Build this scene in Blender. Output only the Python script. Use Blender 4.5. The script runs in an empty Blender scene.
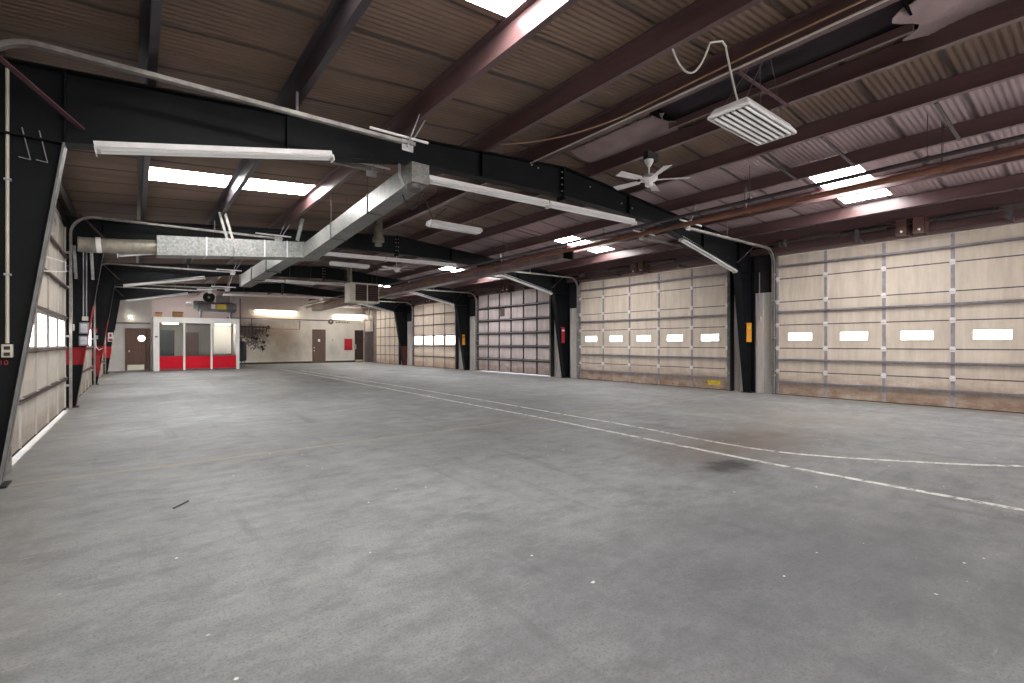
import bpy, bmesh, math, random
from mathutils import Vector, Matrix
random.seed(7)
S = bpy.context.scene
COL = S.collection
# ------------------------------------------------------------------ camera
TH = 0.66111
cam_d = bpy.data.cameras.new('camera'); cam_d.sensor_width = 36.0; cam_d.lens = 484.0/1024*36
cam_d.shift_y = 2.37/1024; cam_d.clip_end = 300; cam_d.clip_start = 0.05
cam = bpy.data.objects.new('camera', cam_d); COL.objects.link(cam)
cam.location = (0, 0, 1.344); cam.rotation_euler = (math.pi/2, 0, -TH)
S.camera = cam
# ------------------------------------------------------------------ world, sun, daylight, exposure
S.view_settings.view_transform = 'Standard'; S.view_settings.look = 'None'
S.view_settings.gamma = 1.0; S.view_settings.use_curve_mapping = False
S.view_settings.exposure = 0.33
W = bpy.data.worlds.new('sky'); S.world = W; W.use_nodes = True
W.node_tree.nodes['Background'].inputs[0].default_value = (0.86, 0.93, 1.0, 1)
W.node_tree.nodes['Background'].inputs[1].default_value = 4.0
sun_d = bpy.data.lights.new('sun', 'SUN'); sun_d.energy = 22; sun_d.angle = 0.01
sun = bpy.data.objects.new('sun', sun_d); COL.objects.link(sun)
sun.rotation_euler = Vector((1.0, 0.18, -0.30)).to_track_quat('-Z', 'Y').to_euler()

def area(name, loc, aim, sx, sy, power, col):
    d = bpy.data.lights.new(name, 'AREA'); d.shape = 'RECTANGLE'; d.size = sx; d.size_y = sy
    d.energy = power; d.color = col
    o = bpy.data.objects.new(name, d); COL.objects.link(o); o.location = loc
    o.rotation_euler = Vector(aim).to_track_quat('-Z', 'Z').to_euler()
    return o
# fill lamps added behind the camera, just inside solid walls, standing in for daylight
area('fill_front', (6.2, -8.6, 1.9), (0, 1, 0.0), 13.0, 3.4, 620, (1.0, 0.98, 0.96))
area('fill_right', (13.3, -4.0, 1.85), (-1, 0.25, 0.0), 6.0, 3.4, 420, (1.0, 0.97, 0.96))
SKY_E = 29.0      # daylight behind the translucent roof panels
WIN_E = 5.0       # daylight behind the door panes

# ------------------------------------------------------------------ materials
def new_mat(name):
    m = bpy.data.materials.new(name); m.use_nodes = True
    nt = m.node_tree; nt.nodes.clear()
    out = nt.nodes.new('ShaderNodeOutputMaterial'); b = nt.nodes.new('ShaderNodeBsdfPrincipled')
    nt.links.new(b.outputs[0], out.inputs[0])
    return m, nt, b
class NT:
    def __init__(s, nt): s.nt = nt
    def n(s, t, **k):
        x = s.nt.nodes.new('ShaderNode'+t)
        for a, v in k.items(): setattr(x, a, v)
        return x
    def link(s, a, b): s.nt.links.new(a, b)
    def pos(s): return s.n('NewGeometry').outputs['Position']
    def obj(s): return s.n('TexCoord').outputs['Object']
    def noise(s, vec, scale, detail=4, rough=0.55, stretch=None):
        if stretch:
            mp = s.n('Mapping'); mp.inputs['Scale'].default_value = stretch; s.link(vec, mp.inputs[0]); vec = mp.outputs[0]
        t = s.n('TexNoise'); t.inputs['Scale'].default_value = scale; t.inputs['Detail'].default_value = detail
        t.inputs['Roughness'].default_value = rough; s.link(vec, t.inputs['Vector'])
        return t.outputs['Fac']
    def ramp(s, v, lo, hi, a=0.0, b=1.0):
        r = s.n('MapRange'); r.clamp = True
        for i, q in zip(('From Min', 'From Max', 'To Min', 'To Max'), (lo, hi, a, b)): r.inputs[i].default_value = q
        s.link(v, r.inputs['Value']); return r.outputs[0]
    def math(s, op, a, b=None):
        x = s.n('Math', operation=op)
        for i, q in enumerate((a, b)):
            if q is None: continue
            if isinstance(q, (int, float)): x.inputs[i].default_value = q
            else: s.link(q, x.inputs[i])
        return x.outputs[0]
    def mix(s, f, a, b):
        x = s.n('Mix', data_type='RGBA')
        for i, q in ((0, f), (6, a), (7, b)):
            if isinstance(q, (int, float)): x.inputs[i].default_value = q
            elif isinstance(q, tuple): x.inputs[i].default_value = (*q, 1) if len(q) == 3 else q
            else: s.link(q, x.inputs[i])
        return x.outputs[2]
    def xyz(s, v):
        x = s.n('SeparateXYZ'); s.link(v, x.inputs[0]); return x.outputs
    def bump(s, h, b, strength=0.3, dist=0.02):
        x = s.n('Bump'); x.inputs['Strength'].default_value = strength; x.inputs['Distance'].default_value = dist
        s.link(h, x.inputs['Height']); s.link(x.outputs[0], b.inputs['Normal'])

def paint(name, col, col2=None, rough=0.5, metal=0.0, scale=3.0, lo=0.4, hi=0.7, stretch=None, bump=0.0, spec=0.5):
    """a paint or metal worn between two colours by noise"""
    m, nt, b = new_mat(name); N = NT(nt)
    if col2 is None: col2 = tuple(c*0.72 for c in col)
    f = N.ramp(N.noise(N.pos(), scale, 6, 0.6, stretch), lo, hi)
    N.link(N.mix(f, col, col2), b.inputs['Base Color'])
    b.inputs['Roughness'].default_value = rough; b.inputs['Metallic'].default_value = metal
    b.inputs['Specular IOR Level'].default_value = spec
    if bump: N.bump(N.noise(N.pos(), scale*6, 4), b, bump)
    return m
def glow(name, col, strength, base=(0.8, 0.8, 0.8)):
    m, nt, b = new_mat(name)
    b.inputs['Base Color'].default_value = (*base, 1)
    b.inputs['Emission Color'].default_value = (*col, 1); b.inputs['Emission Strength'].default_value = strength
    return m
M = {}
M['frame'] = paint('black_frame_paint', (0.0045, 0.0055, 0.0068), (0.008, 0.009, 0.0105), 0.5, 0, 2.5, spec=0.16)
M['worn_flange'] = paint('worn_grey_flange', (0.20, 0.195, 0.19), (0.09, 0.088, 0.086), 0.5, 0, 4)
M['purlin'] = paint('maroon_primer', (0.125, 0.068, 0.068), (0.080, 0.044, 0.045), 0.33, 0, 2.0, stretch=(3, .4, 3), spec=.6)
M['purlin_dark'] = paint('dark_primer', (0.048, 0.036, 0.042), (0.024, 0.019, 0.024), 0.35, 0, 2.0, stretch=(3, .4, 3))
M['brace'] = paint('maroon_brace_paint', (0.12, 0.055, 0.065), (0.07, 0.03, 0.04), 0.5)
M['white'] = paint('white_enamel', (0.78, 0.76, 0.76), (0.66, 0.63, 0.62), 0.4, 0, 5)
M['tube'] = paint('fluorescent_tube_glass', (0.88, 0.88, 0.86), (0.84, 0.84, 0.82), 0.2)
M['track'] = paint('track_steel', (0.34, 0.32, 0.29), (0.17, 0.15, 0.14), 0.45, 0.3, 6)
M['galv'] = paint('galvanised_steel', (0.46, 0.45, 0.47), (0.33, 0.32, 0.34), 0.42, 0.35, 9)
M['stile'] = paint('lilac_grey_stile', (0.36, 0.34, 0.37), (0.25, 0.235, 0.26), 0.42, 0.3, 9)
M['darkgalv'] = paint('dark_weathered_steel', (0.115, 0.10, 0.105), (0.06, 0.05, 0.055), 0.5, 0.2, 6)
M['gridsteel'] = paint('dark_grid_steel', (0.020, 0.017, 0.019), (0.012, 0.011, 0.012), 0.5)
M['rustpipe'] = paint('rust_orange_pipe', (0.24, 0.095, 0.055), (0.13, 0.06, 0.045), 0.55, 0, 3, stretch=(1, .6, 1))
M['darkpipe'] = paint('dark_pipe', (0.055, 0.038, 0.042), (0.03, 0.024, 0.028), 0.45)
M['rustduct'] = paint('rusty_duct', (0.22, 0.155, 0.145), (0.12, 0.08, 0.075), 0.55, 0.1, 2.5)
M['rubber'] = paint('black_rubber', (0.013, 0.012, 0.012), (0.022, 0.02, 0.02), 0.8)
M['red'] = paint('red_paint', (0.42, 0.020, 0.024), (0.30, 0.016, 0.02), 0.45, 0, 3)
M['boothred'] = paint('booth_red_panel', (0.62, 0.006, 0.022), (0.54, 0.006, 0.02), 0.4, spec=.15)
M['boothwhite'] = paint('booth_white_paint', (0.82, 0.80, 0.77), (0.74, 0.72, 0.69), 0.5)
M['board'] = paint('red_board', (0.47, 0.025, 0.035), (0.40, 0.02, 0.03), 0.5, spec=.2)
M['orange'] = paint('orange_sign', (0.70, 0.30, 0.02), (0.58, 0.22, 0.02), 0.5)
M['yellow'] = paint('yellow_sticker', (0.72, 0.56, 0.04), (0.40, 0.28, 0.03), 0.5, 0, 18)
M['wood'] = paint('brown_wood_door', (0.15, 0.062, 0.036), (0.10, 0.042, 0.026), 0.35, 0, 3, stretch=(6, 6, .5))
M['wood_grey'] = paint('taupe_wood_door', (0.13, 0.078, 0.052), (0.09, 0.056, 0.04), 0.45, 0, 3, stretch=(6, 6, .5))
M['wood_dark'] = paint('dark_wood_door', (0.055, 0.033, 0.024), (0.035, 0.022, 0.016), 0.4, 0, 3, stretch=(6, 6, .5))
M['brass'] = paint('brushed_kick_plate', (0.72, 0.66, 0.55), (0.62, 0.56, 0.46), 0.35, 0.6)
M['grey_box'] = paint('grey_enclosure', (0.19, 0.20, 0.21), (0.14, 0.15, 0.155), 0.45)
M['cream_box'] = paint('cream_enclosure', (0.60, 0.56, 0.46), (0.48, 0.44, 0.36), 0.5)
M['brownplate'] = paint('rust_brown_plate', (0.12, 0.06, 0.046), (0.07, 0.036, 0.03), 0.55)
M['compressor'] = paint('grey_compressor_paint', (0.21, 0.20, 0.215), (0.13, 0.125, 0.135), 0.45)
M['compgreen'] = paint('grey_green_motor', (0.17, 0.20, 0.20), (0.10, 0.12, 0.12), 0.45)
M['cardboard'] = paint('cardboard', (0.48, 0.26, 0.11), (0.36, 0.18, 0.07), 0.8)
M['tank'] = paint('black_tank', (0.018, 0.022, 0.026), (0.03, 0.032, 0.036), 0.35)
M['cable'] = paint('pale_cable', (0.66, 0.62, 0.58), (0.5, 0.46, 0.42), 0.6)
M['cableorange'] = paint('orange_conduit', (0.42, 0.27, 0.18), (0.32, 0.19, 0.12), 0.5)
M['insul'] = paint('insulation_facing', (0.36, 0.27, 0.27), (0.25, 0.18, 0.17), 0.8, 0, 2)
M['void'] = paint('black_vent_throat', (0.004, 0.004, 0.004), (0.002, 0.002, 0.002), 0.9, spec=0.05)
M['interior'] = paint('booth_interior_wall', (0.50, 0.49, 0.46), (0.44, 0.43, 0.40), 0.7)
M['debris'] = paint('pale_scrap', (0.72, 0.70, 0.66), (0.6, 0.58, 0.54), 0.8)
M['dirt'] = paint('dark_grime', (0.03, 0.022, 0.018), (0.05, 0.035, 0.03), 0.8)
M['win'] = glow('daylit_pane', (0.95, 0.96, 1.0), WIN_E)
M['lamp_on'] = glow('lit_tube', (1.0, 0.86, 0.64), 34.0)
M['lamp_on_cool'] = glow('lit_tube_cool', (1.0, 0.93, 0.80), 34.0)
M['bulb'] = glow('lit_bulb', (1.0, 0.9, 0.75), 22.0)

def skylight_mat():
    m, nt, b = new_mat('fibreglass_skylight'); N = NT(nt)
    b.inputs['Base Color'].default_value = (0.75, 0.78, 0.72, 1); b.inputs['Roughness'].default_value = 0.5
    f = N.ramp(N.noise(N.pos(), 14, 5, 0.7), 0.3, 0.7, 0.75, 1.15)
    b.inputs['Emission Color'].default_value = (1.0, 0.985, 0.97, 1)
    N.link(N.math('MULTIPLY', f, SKY_E), b.inputs['Emission Strength'])
    return m
M['skylight'] = skylight_mat()

def floor_mat():
    m, nt, b = new_mat('worn_concrete'); N = NT(nt); P = N.pos(); X = N.xyz(P)
    big = N.ramp(N.noise(P, 0.28, 5, 0.55), 0.36, 0.66)
    mid = N.ramp(N.noise(P, 1.1, 8, 0.65, (1, .55, 1)), 0.33, 0.70)
    fine = N.ramp(N.noise(P, 22, 6, 0.7), 0.3, 0.72)
    c = N.mix(big, (0.195, 0.197, 0.203), (0.335, 0.336, 0.340))
    c = N.mix(N.math('MULTIPLY', mid, 0.65), c, (0.125, 0.126, 0.131))
    c = N.mix(N.math('MULTIPLY', fine, 0.42), c, (0.38, 0.378, 0.376))
    grit = N.ramp(N.noise(P, 70, 5, 0.75), 0.50, 0.66)
    c = N.mix(N.math('MULTIPLY', grit, 0.7), c, (0.09, 0.091, 0.096))
    grit2 = N.ramp(N.noise(P, 46, 6, 0.8, (1, .5, 1)), 0.60, 0.70)
    c = N.mix(N.math('MULTIPLY', grit2, 0.5), c, (0.46, 0.455, 0.45))
    cloud = N.ramp(N.noise(P, 3.4, 8, 0.7, (.8, 1.3, 1)), 0.42, 0.66)
    c = N.mix(N.math('MULTIPLY', cloud, 0.62), c, (0.12, 0.122, 0.128))
    # fine scratches and tyre scuffs
    sc = N.ramp(N.noise(P, 9, 7, 0.75, (.35, 2.2, 1)), 0.60, 0.72)
    c = N.mix(N.math('MULTIPLY', sc, 0.55), c, (0.46, 0.455, 0.445))
    tr = N.ramp(N.noise(P, 2.2, 5, 0.6, (1.6, .16, 1)), 0.58, 0.75)
    c = N.mix(N.math('MULTIPLY', tr, 0.5), c, (0.09, 0.09, 0.095))
    # tan dust along the walls
    dust = N.math('ADD', N.ramp(X[0], -0.2, -1.3), N.ramp(X[0], 12.4, 13.5))
    dn = N.math('MULTIPLY', dust, N.ramp(N.noise(P, 2.0, 6, 0.6), 0.3, 0.65))
    c = N.mix(N.math('MULTIPLY', dn, 0.6), c, (0.30, 0.25, 0.19))
    # sawn joints across the building under each frame
    wob = N.math('MULTIPLY', N.math('SUBTRACT', N.noise(P, 3.0, 3), 0.5), 0.05)
    t = N.math('SUBTRACT', N.math('MODULO', N.math('ADD', N.math('ADD', X[1], wob), 7.256*4-6.56+3.628), 7.256), 3.628)
    j = N.ramp(N.math('ABSOLUTE', t), 0.016, 0.05, 1.0, 0.0)
    j = N.math('MULTIPLY', j, N.ramp(N.noise(P, 1.4, 4), 0.36, 0.5, .35, 1.0))
    c = N.mix(j, c, (0.31, 0.26, 0.185))
    # oil stain and rust brown drag marks by the lines
    def blob(x, y, sx, sy, scale, lo, hi):
        mp = N.n('Mapping'); mp.vector_type = 'POINT'
        mp.inputs['Location'].default_value = (-x/sx, -y/sy, 0); mp.inputs['Scale'].default_value = (1/sx, 1/sy, 0)
        N.link(P, mp.inputs[0])
        L = N.n('VectorMath', operation='LENGTH'); N.link(mp.outputs[0], L.inputs[0])
        d = N.math('ADD', L.outputs['Value'], N.math('MULTIPLY', N.math('SUBTRACT', N.noise(P, scale, 6, 0.65), 0.5), 1.6))
        return N.ramp(d, lo, hi, 1.0, 0.0)
    c = N.mix(N.math('MULTIPLY', blob(6.6, 3.3, 1.8, .8, 3, .2, 1.3), 0.8), c, (0.15, 0.105, 0.075))
    c = N.mix(N.math('MULTIPLY', blob(5.15, 2.74, .42, .24, 5, .5, 1.15), 0.95), c, (0.035, 0.033, 0.032))
    c = N.mix(N.math('MULTIPLY', blob(9.6, 3.9, 1.9, 1.6, 2, .3, 1.4), 0.45), c, (0.20, 0.165, 0.13))
    c = N.mix(N.math('MULTIPLY', blob(3.6, 1.2, 2.6, 1.5, 1.2, .2, 1.35), 0.5), c, (0.085, 0.087, 0.092))  # foreground grime, deepened to paint in the dimmer light at the front
    c = N.mix(N.math('MULTIPLY', blob(5.7, 18.4, .5, 1.8, 3, .4, 1.1), 0.6), c, (0.10, 0.10, 0.10))
    # white specks
    v = N.n('TexVoronoi'); v.inputs['Scale'].default_value = 4.2; v.inputs['Randomness'].default_value = 1.0; N.link(P, v.inputs['Vector'])
    sp = N.ramp(v.outputs['Distance'], 0.034, 0.044, 1.0, 0.0)
    sp = N.math('MULTIPLY', sp, N.ramp(N.noise(P, 0.8, 3), 0.40, 0.52))
    c = N.mix(N.math('MULTIPLY', sp, 0.9), c, (0.80, 0.80, 0.78))
    N.link(c, b.inputs['Base Color'])
    N.link(N.ramp(N.noise(P, 0.9, 6), 0.3, 0.7, 0.5, 0.75), b.inputs['Roughness'])
    b.inputs['Specular IOR Level'].default_value = 0.35
    N.bump(N.noise(P, 30, 6, .7), b, 0.12, 0.01)
    return m
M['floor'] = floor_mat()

def line_mat():
    m, nt, b = new_mat('worn_line_paint'); N = NT(nt); P = N.pos()
    out = [n for n in nt.nodes if n.type == 'OUTPUT_MATERIAL'][0]
    b.inputs['Base Color'].default_value = (0.74, 0.73, 0.69, 1); b.inputs['Roughness'].default_value = 0.6
    tr = N.n('BsdfTransparent'); mx = N.n('MixShader')
    w = N.math('MULTIPLY', N.ramp(N.noise(P, 9, 8, 0.75), 0.34, 0.52), N.ramp(N.noise(P, 0.9, 3), 0.28, 0.5, .6, 0.95))
    N.link(w, mx.inputs[0]); N.link(tr.outputs[0], mx.inputs[1]); N.link(b.outputs[0], mx.inputs[2])
    N.link(mx.outputs[0], out.inputs[0])
    return m
M['line'] = line_mat()

def deck_mat():
    m, nt, b = new_mat('brown_roof_deck'); N = NT(nt); P = N.pos(); X = N.xyz(P)
    n1 = N.ramp(N.noise(P, 0.9, 5, 0.6, (.5, 1.4, 1)), 0.35, 0.68)
    c = N.mix(n1, (0.205, 0.135, 0.096), (0.125, 0.080, 0.058))
    c = N.mix(N.ramp(N.noise(P, 5, 5, 0.7, (.25, 2.5, 1)), 0.55, 0.75, 0, .45), c, (0.30, 0.205, 0.145))
    # paler pinkish facing near the right eave, with door bounce light painted in
    right = N.ramp(X[0], 7.9, 8.5)
    c = N.mix(right, c, N.mix(n1, (0.40, 0.30, 0.31), (0.28, 0.205, 0.21)))
    # lap seams running up the slope
    wob = N.math('MULTIPLY', N.math('SUBTRACT', N.noise(P, 1.2, 2), 0.5), 0.12)
    t = N.math('ABSOLUTE', N.math('SUBTRACT', N.math('MODULO', N.math('ADD', N.math('ADD', X[1], wob), 30.0), 0.86), 0.43))
    c = N.mix(N.ramp(t, 0.012, 0.05, .8, 0.0), c, (0.022, 0.016, 0.014))
    N.link(c, b.inputs['Base Color']); b.inputs['Roughness'].default_value = 0.6
    return m
M['deck'] = deck_mat()

def door_mat(name, base, second, stain, zlow=0.9):
    m, nt, b = new_mat(name); N = NT(nt); P = N.pos(); X = N.xyz(P)
    streak = N.ramp(N.noise(P, 3.0, 6, 0.65, (1, 2.2, .35)), 0.36, 0.72)
    c = N.mix(streak, base, second)
    low = N.ramp(X[2], 0.0, zlow, 1.0, 0.0)
    d = N.math('MULTIPLY', low, N.ramp(N.noise(P, 2.6, 8, 0.72, (1, .7, 1.6)), 0.30, 0.60))
    c = N.mix(N.math('MULTIPLY', d, 0.95), c, stain)
    low2 = N.math('MULTIPLY', N.ramp(X[2], .26, .34, 1.0, 0.0), N.ramp(N.noise(P, 1.7, 6, .65), .3, .62))
    c = N.mix(N.math('MULTIPLY', low2, .45), c, stain)
    sp = N.math('MULTIPLY', N.ramp(X[2], 0.2, 1.1, 1.0, 0.0), N.ramp(N.noise(P, 11, 5, 0.7), 0.64, 0.70))
    c = N.mix(N.math('MULTIPLY', sp, .8), c, (0.09, 0.05, 0.03))
    N.link(c, b.inputs['Base Color']); b.inputs['Roughness'].default_value = 0.5
    N.bump(N.noise(P, 4, 3, .5, (1, 1, .3)), b, 0.08, 0.02)
    return m
M['door'] = door_mat('cream_door_panel', (0.66, 0.575, 0.485), (0.50, 0.425, 0.35), (0.20, 0.105, 0.065), 0.85)
M['door_grey'] = door_mat('scuffed_pale_door_panel', (0.60, 0.53, 0.52), (0.42, 0.36, 0.35), (0.20, 0.13, 0.10), 1.0)
M['door_warm'] = door_mat('warm_white_door_panel', (0.72, 0.62, 0.52), (0.60, 0.50, 0.40), (0.32, 0.20, 0.14), 0.6)
M['door_left'] = door_mat('grubby_cream_door_panel', (0.56, 0.51, 0.44), (0.44, 0.39, 0.33), (0.27, 0.20, 0.15), 0.5)
M['liner'] = paint('pale_grey_liner', (0.58, 0.55, 0.52), (0.42, 0.39, 0.37), 0.55, 0, 2.2, stretch=(2, 2, .3))
M['wallside'] = paint('side_wall_sheet', (0.20, 0.14, 0.13), (0.12, 0.085, 0.08), 0.6, 0, 1.2)
M['wallleft'] = paint('left_wall_sheet', (0.34, 0.31, 0.27), (0.24, 0.21, 0.18), 0.6, 0, 1.2)

def backwall_mat():
    m, nt, b = new_mat('painted_back_wall'); N = NT(nt); P = N.pos(); X = N.xyz(P)
    n1 = N.ramp(N.noise(P, 1.0, 6, .6, (1, 1, .5)), 0.35, 0.7)
    c = N.mix(n1, (0.66, 0.62, 0.54), (0.52, 0.47, 0.40))
    c = N.mix(N.math('MULTIPLY', N.ramp(X[0], 5.0, 9.0, 0.85, 0.0), N.ramp(X[2], 2.5, 2.9)), c, (0.36, 0.275, 0.27))
    # soot and dirt on the wall beside the booth
    def blob(x, z, sx, sz, scale, lo, hi, amp=1.4):
        mp = N.n('Mapping'); mp.inputs['Location'].default_value = (-x/sx, 0, -z/sz); mp.inputs['Scale'].default_value = (1/sx, 0, 1/sz)
        N.link(P, mp.inputs[0])
        L = N.n('VectorMath', operation='LENGTH'); N.link(mp.outputs[0], L.inputs[0])
        d = N.math('ADD', L.outputs['Value'], N.math('MULTIPLY', N.math('SUBTRACT', N.noise(P, scale, 7, 0.7), 0.5), amp))
        return N.ramp(d, lo, hi, 1.0, 0.0)
    c = N.mix(N.math('MULTIPLY', blob(8.0, 1.3, 1.5, 1.5, 1.5, .3, 1.3), .8), c, (0.26, 0.20, 0.14))
    c = N.mix(N.math('MULTIPLY', blob(6.6, 2.0, 2.2, .55, 1.8, .2, 1.2), .65), c, (0.25, 0.15, 0.09))
    c = N.mix(N.math('MULTIPLY', blob(5.8, 2.2, 1.3, 0.55, 2.2, .5, 1.2, 1.6), .85), c, (0.035, 0.024, 0.02))
    c = N.mix(N.math('MULTIPLY', blob(6.2, 1.45, 1.2, 0.9, 9.0, .30, .50, 3.4), .85), c, (0.03, 0.02, 0.018))
    c = N.mix(N.math('MULTIPLY', blob(11.3, .9, .5, .7, 2.0, .2, 1.2), .5), c, (0.36, 0.36, 0.36))
    N.link(c, b.inputs['Base Color']); b.inputs['Roughness'].default_value = 0.6
    return m
M['backwall'] = backwall_mat()

def duct_mat():
    m, nt, b = new_mat('spangled_galvanised_duct'); N = NT(nt); P = N.pos()
    v = N.n('TexVoronoi'); v.inputs['Scale'].default_value = 26; N.link(P, v.inputs['Vector'])
    g = N.n('RGBToBW'); N.link(v.outputs['Color'], g.inputs[0])
    c = N.mix(g.outputs[0], (0.115, 0.12, 0.113), (0.24, 0.245, 0.23))
    c = N.mix(N.ramp(N.noise(P, 1.5, 5, .6), .5, .75, 0, .5), c, (0.36, 0.30, 0.27))
    N.link(c, b.inputs['Base Color']); b.inputs['Metallic'].default_value = 0.45; b.inputs['Roughness'].default_value = 0.42
    return m
M['duct'] = duct_mat()
M['rduct'] = paint('dusty_round_duct', (0.27, 0.24, 0.19), (0.12, 0.11, 0.095), 0.5, 0.3, 5)

def column_red_mat(name, bands):
    """black column paint with bands of red and white painted on at given heights"""
    m, nt, b = new_mat(name); N = NT(nt); P = N.pos(); Z = N.xyz(P)[2]
    c = N.mix(N.ramp(N.noise(P, 2.5, 6, .6), .4, .7), (0.0045, 0.0055, 0.0068), (0.009, 0.010, 0.0115))
    for z0, z1, col in bands:
        wob = N.math('ADD', Z, N.math('MULTIPLY', N.math('SUBTRACT', N.noise(P, 9, 3), .5), .03))
        f = N.math('MULTIPLY', N.ramp(wob, z0-.01, z0+.01), N.ramp(wob, z1-.01, z1+.01, 1, 0))
        c = N.mix(f, c, col)
    N.link(c, b.inputs['Base Color']); b.inputs['Roughness'].default_value = 0.5; b.inputs['Specular IOR Level'].default_value = 0.16
    return m
RED = (0.33, 0.022, 0.026); WHT = (0.70, 0.66, 0.62)
M['col_red'] = column_red_mat('column_red_band', [(0.90, 1.27, RED)])
M['flange_red'] = column_red_mat('flange_red_band', [(0.90, 2.15, RED)])
M['col_red_white'] = column_red_mat('column_red_white_band', [(0.72, 1.22, (0.55, .02, .03))])
M['flange_white'] = column_red_mat('flange_white_band', [(1.1, 1.95, WHT), (0.72, 1.1, (0.55, .02, .03))])
M['col_rust'] = column_red_mat('column_rust_base', [(-.1, 1.2, (0.10, 0.035, 0.028))])

def glass_mat():
    m, nt, b = new_mat('booth_glass')
    b.inputs['Base Color'].default_value = (0.80, 0.84, 0.85, 1); b.inputs['Roughness'].default_value = 0.03
    b.inputs['Transmission Weight'].default_value = 1.0; b.inputs['IOR'].default_value = 1.12
    return m
M['glass'] = glass_mat()

# ------------------------------------------------------------------ mesh helpers
class MB:
    def __init__(s): s.bm = bmesh.new()
    def box(s, x0, x1, y0, y1, z0, z1):
        v = [s.bm.verts.new(p) for p in ((x0,y0,z0),(x1,y0,z0),(x1,y1,z0),(x0,y1,z0),(x0,y0,z1),(x1,y0,z1),(x1,y1,z1),(x0,y1,z1))]
        for f in ((3,2,1,0),(4,5,6,7),(0,1,5,4),(1,2,6,5),(2,3,7,6),(3,0,4,7)): s.bm.faces.new([v[i] for i in f])
        return s
    def hexa(s, pts):
        v = [s.bm.verts.new(p) for p in pts]
        for f in ((3,2,1,0),(4,5,6,7),(0,1,5,4),(1,2,6,5),(2,3,7,6),(3,0,4,7)): s.bm.faces.new([v[i] for i in f])
        return s
    def prism_xz(s, poly, y0, y1):
        a = [s.bm.verts.new((x, y0, z)) for x, z in poly]; b = [s.bm.verts.new((x, y1, z)) for x, z in poly]
        n = len(poly); s.bm.faces.new(a); s.bm.faces.new(b[::-1])
        for i in range(n): s.bm.faces.new((a[(i+1)%n], a[i], b[i], b[(i+1)%n]))
        return s
    def prism(s, poly, d):
        """polygon of 3-D points pushed along d"""
        d = Vector(d); a = [s.bm.verts.new(p) for p in poly]; b = [s.bm.verts.new(Vector(p)+d) for p in poly]
        n = len(poly); s.bm.faces.new(a); s.bm.faces.new(b[::-1])
        for i in range(n): s.bm.faces.new((a[(i+1)%n], a[i], b[i], b[(i+1)%n]))
        return s
    def sweep(s, pts, prof, up=(0,0,1), closed=True):
        """profile of (side, up) offsets swept along a polyline"""
        pts = [Vector(p) for p in pts]; up0 = Vector(up); rings = []
        for i, p in enumerate(pts):
            if i == 0: t = pts[1]-p
            elif i == len(pts)-1: t = p-pts[-2]
            else: t = (pts[i+1]-p).normalized()+(p-pts[i-1]).normalized()
            t.normalize()
            side = t.cross(up0)
            if side.length < 1e-4: side = t.cross(Vector((1,0,0)) if abs(t.x) < .9 else Vector((0,1,0)))
            side.normalize(); u = side.cross(t).normalized()
            rings.append([s.bm.verts.new(p+side*a+u*b) for a, b in prof])
        n = len(prof)
        for r0, r1 in zip(rings, rings[1:]):
            for i in range(n): s.bm.faces.new((r0[i], r0[(i+1)%n], r1[(i+1)%n], r1[i]))
        s.bm.faces.new(rings[0][::-1]); s.bm.faces.new(rings[-1])
        return s
    def tube(s, pts, r, n=10, up=(0,0,1)):
        return s.sweep(pts, [(r*math.cos(2*math.pi*i/n), r*math.sin(2*math.pi*i/n)) for i in range(n)], up)
    def bar(s, p, q, w, h, up=(0,0,1)):
        return s.sweep([p, q], [(-w/2,-h/2),(w/2,-h/2),(w/2,h/2),(-w/2,h/2)], up)
    def lathe(s, c, axis, prof, n=20):
        """(along, radius) profile turned about an axis through c"""
        c = Vector(c); ax = Vector(axis).normalized()
        a = ax.orthogonal().normalized(); b = ax.cross(a); rings = []
        for h, r in prof:
            rings.append([s.bm.verts.new(c+ax*h+(a*math.cos(2*math.pi*i/n)+b*math.sin(2*math.pi*i/n))*max(r, 1e-4)) for i in range(n)])
        for r0, r1 in zip(rings, rings[1:]):
            for i in range(n): s.bm.faces.new((r0[i], r0[(i+1)%n], r1[(i+1)%n], r1[i]))
        s.bm.faces.new(rings[0][::-1]); s.bm.faces.new(rings[-1])
        return s
    def build(s, name, mat, parent=None, bevel=0.0, smooth=False):
        bmesh.ops.recalc_face_normals(s.bm, faces=s.bm.faces)
        me = bpy.data.meshes.new(name); s.bm.to_mesh(me); s.bm.free()
        me.materials.append(M[mat] if isinstance(mat, str) else mat)
        o = bpy.data.objects.new(name, me); COL.objects.link(o)
        if parent is not None:
            o.parent = parent; o.matrix_parent_inverse = parent_inv(parent)
        if bevel:
            b = o.modifiers.new('bevel', 'BEVEL'); b.width = bevel; b.segments = 2; b.limit_method = 'ANGLE'
        if smooth:
            me.polygons.foreach_set('use_smooth', [True]*len(me.polygons)); me.update()
            try: me.set_sharp_from_angle(angle=math.radians(40))
            except Exception: pass
        return o
def world_m(o):
    m = Matrix.LocRotScale(o.location, o.rotation_euler, o.scale)
    return world_m(o.parent) @ o.matrix_parent_inverse @ m if o.parent else m
def parent_inv(p): return world_m(p).inverted()
def tag(o, label=None, cat=None, group=None, kind=None):
    if label: o['label'] = label
    if cat: o['category'] = cat
    if group: o['group'] = group
    if kind: o['kind'] = kind
    return o
def thing(name, loc, label, cat, group=None, kind=None):
    o = bpy.data.objects.new(name, None); COL.objects.link(o); o.location = loc; o.empty_display_size = .2
    return tag(o, label, cat, group, kind)
def struct(o, label=None, cat=None): return tag(o, label, cat, None, 'structure')
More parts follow.
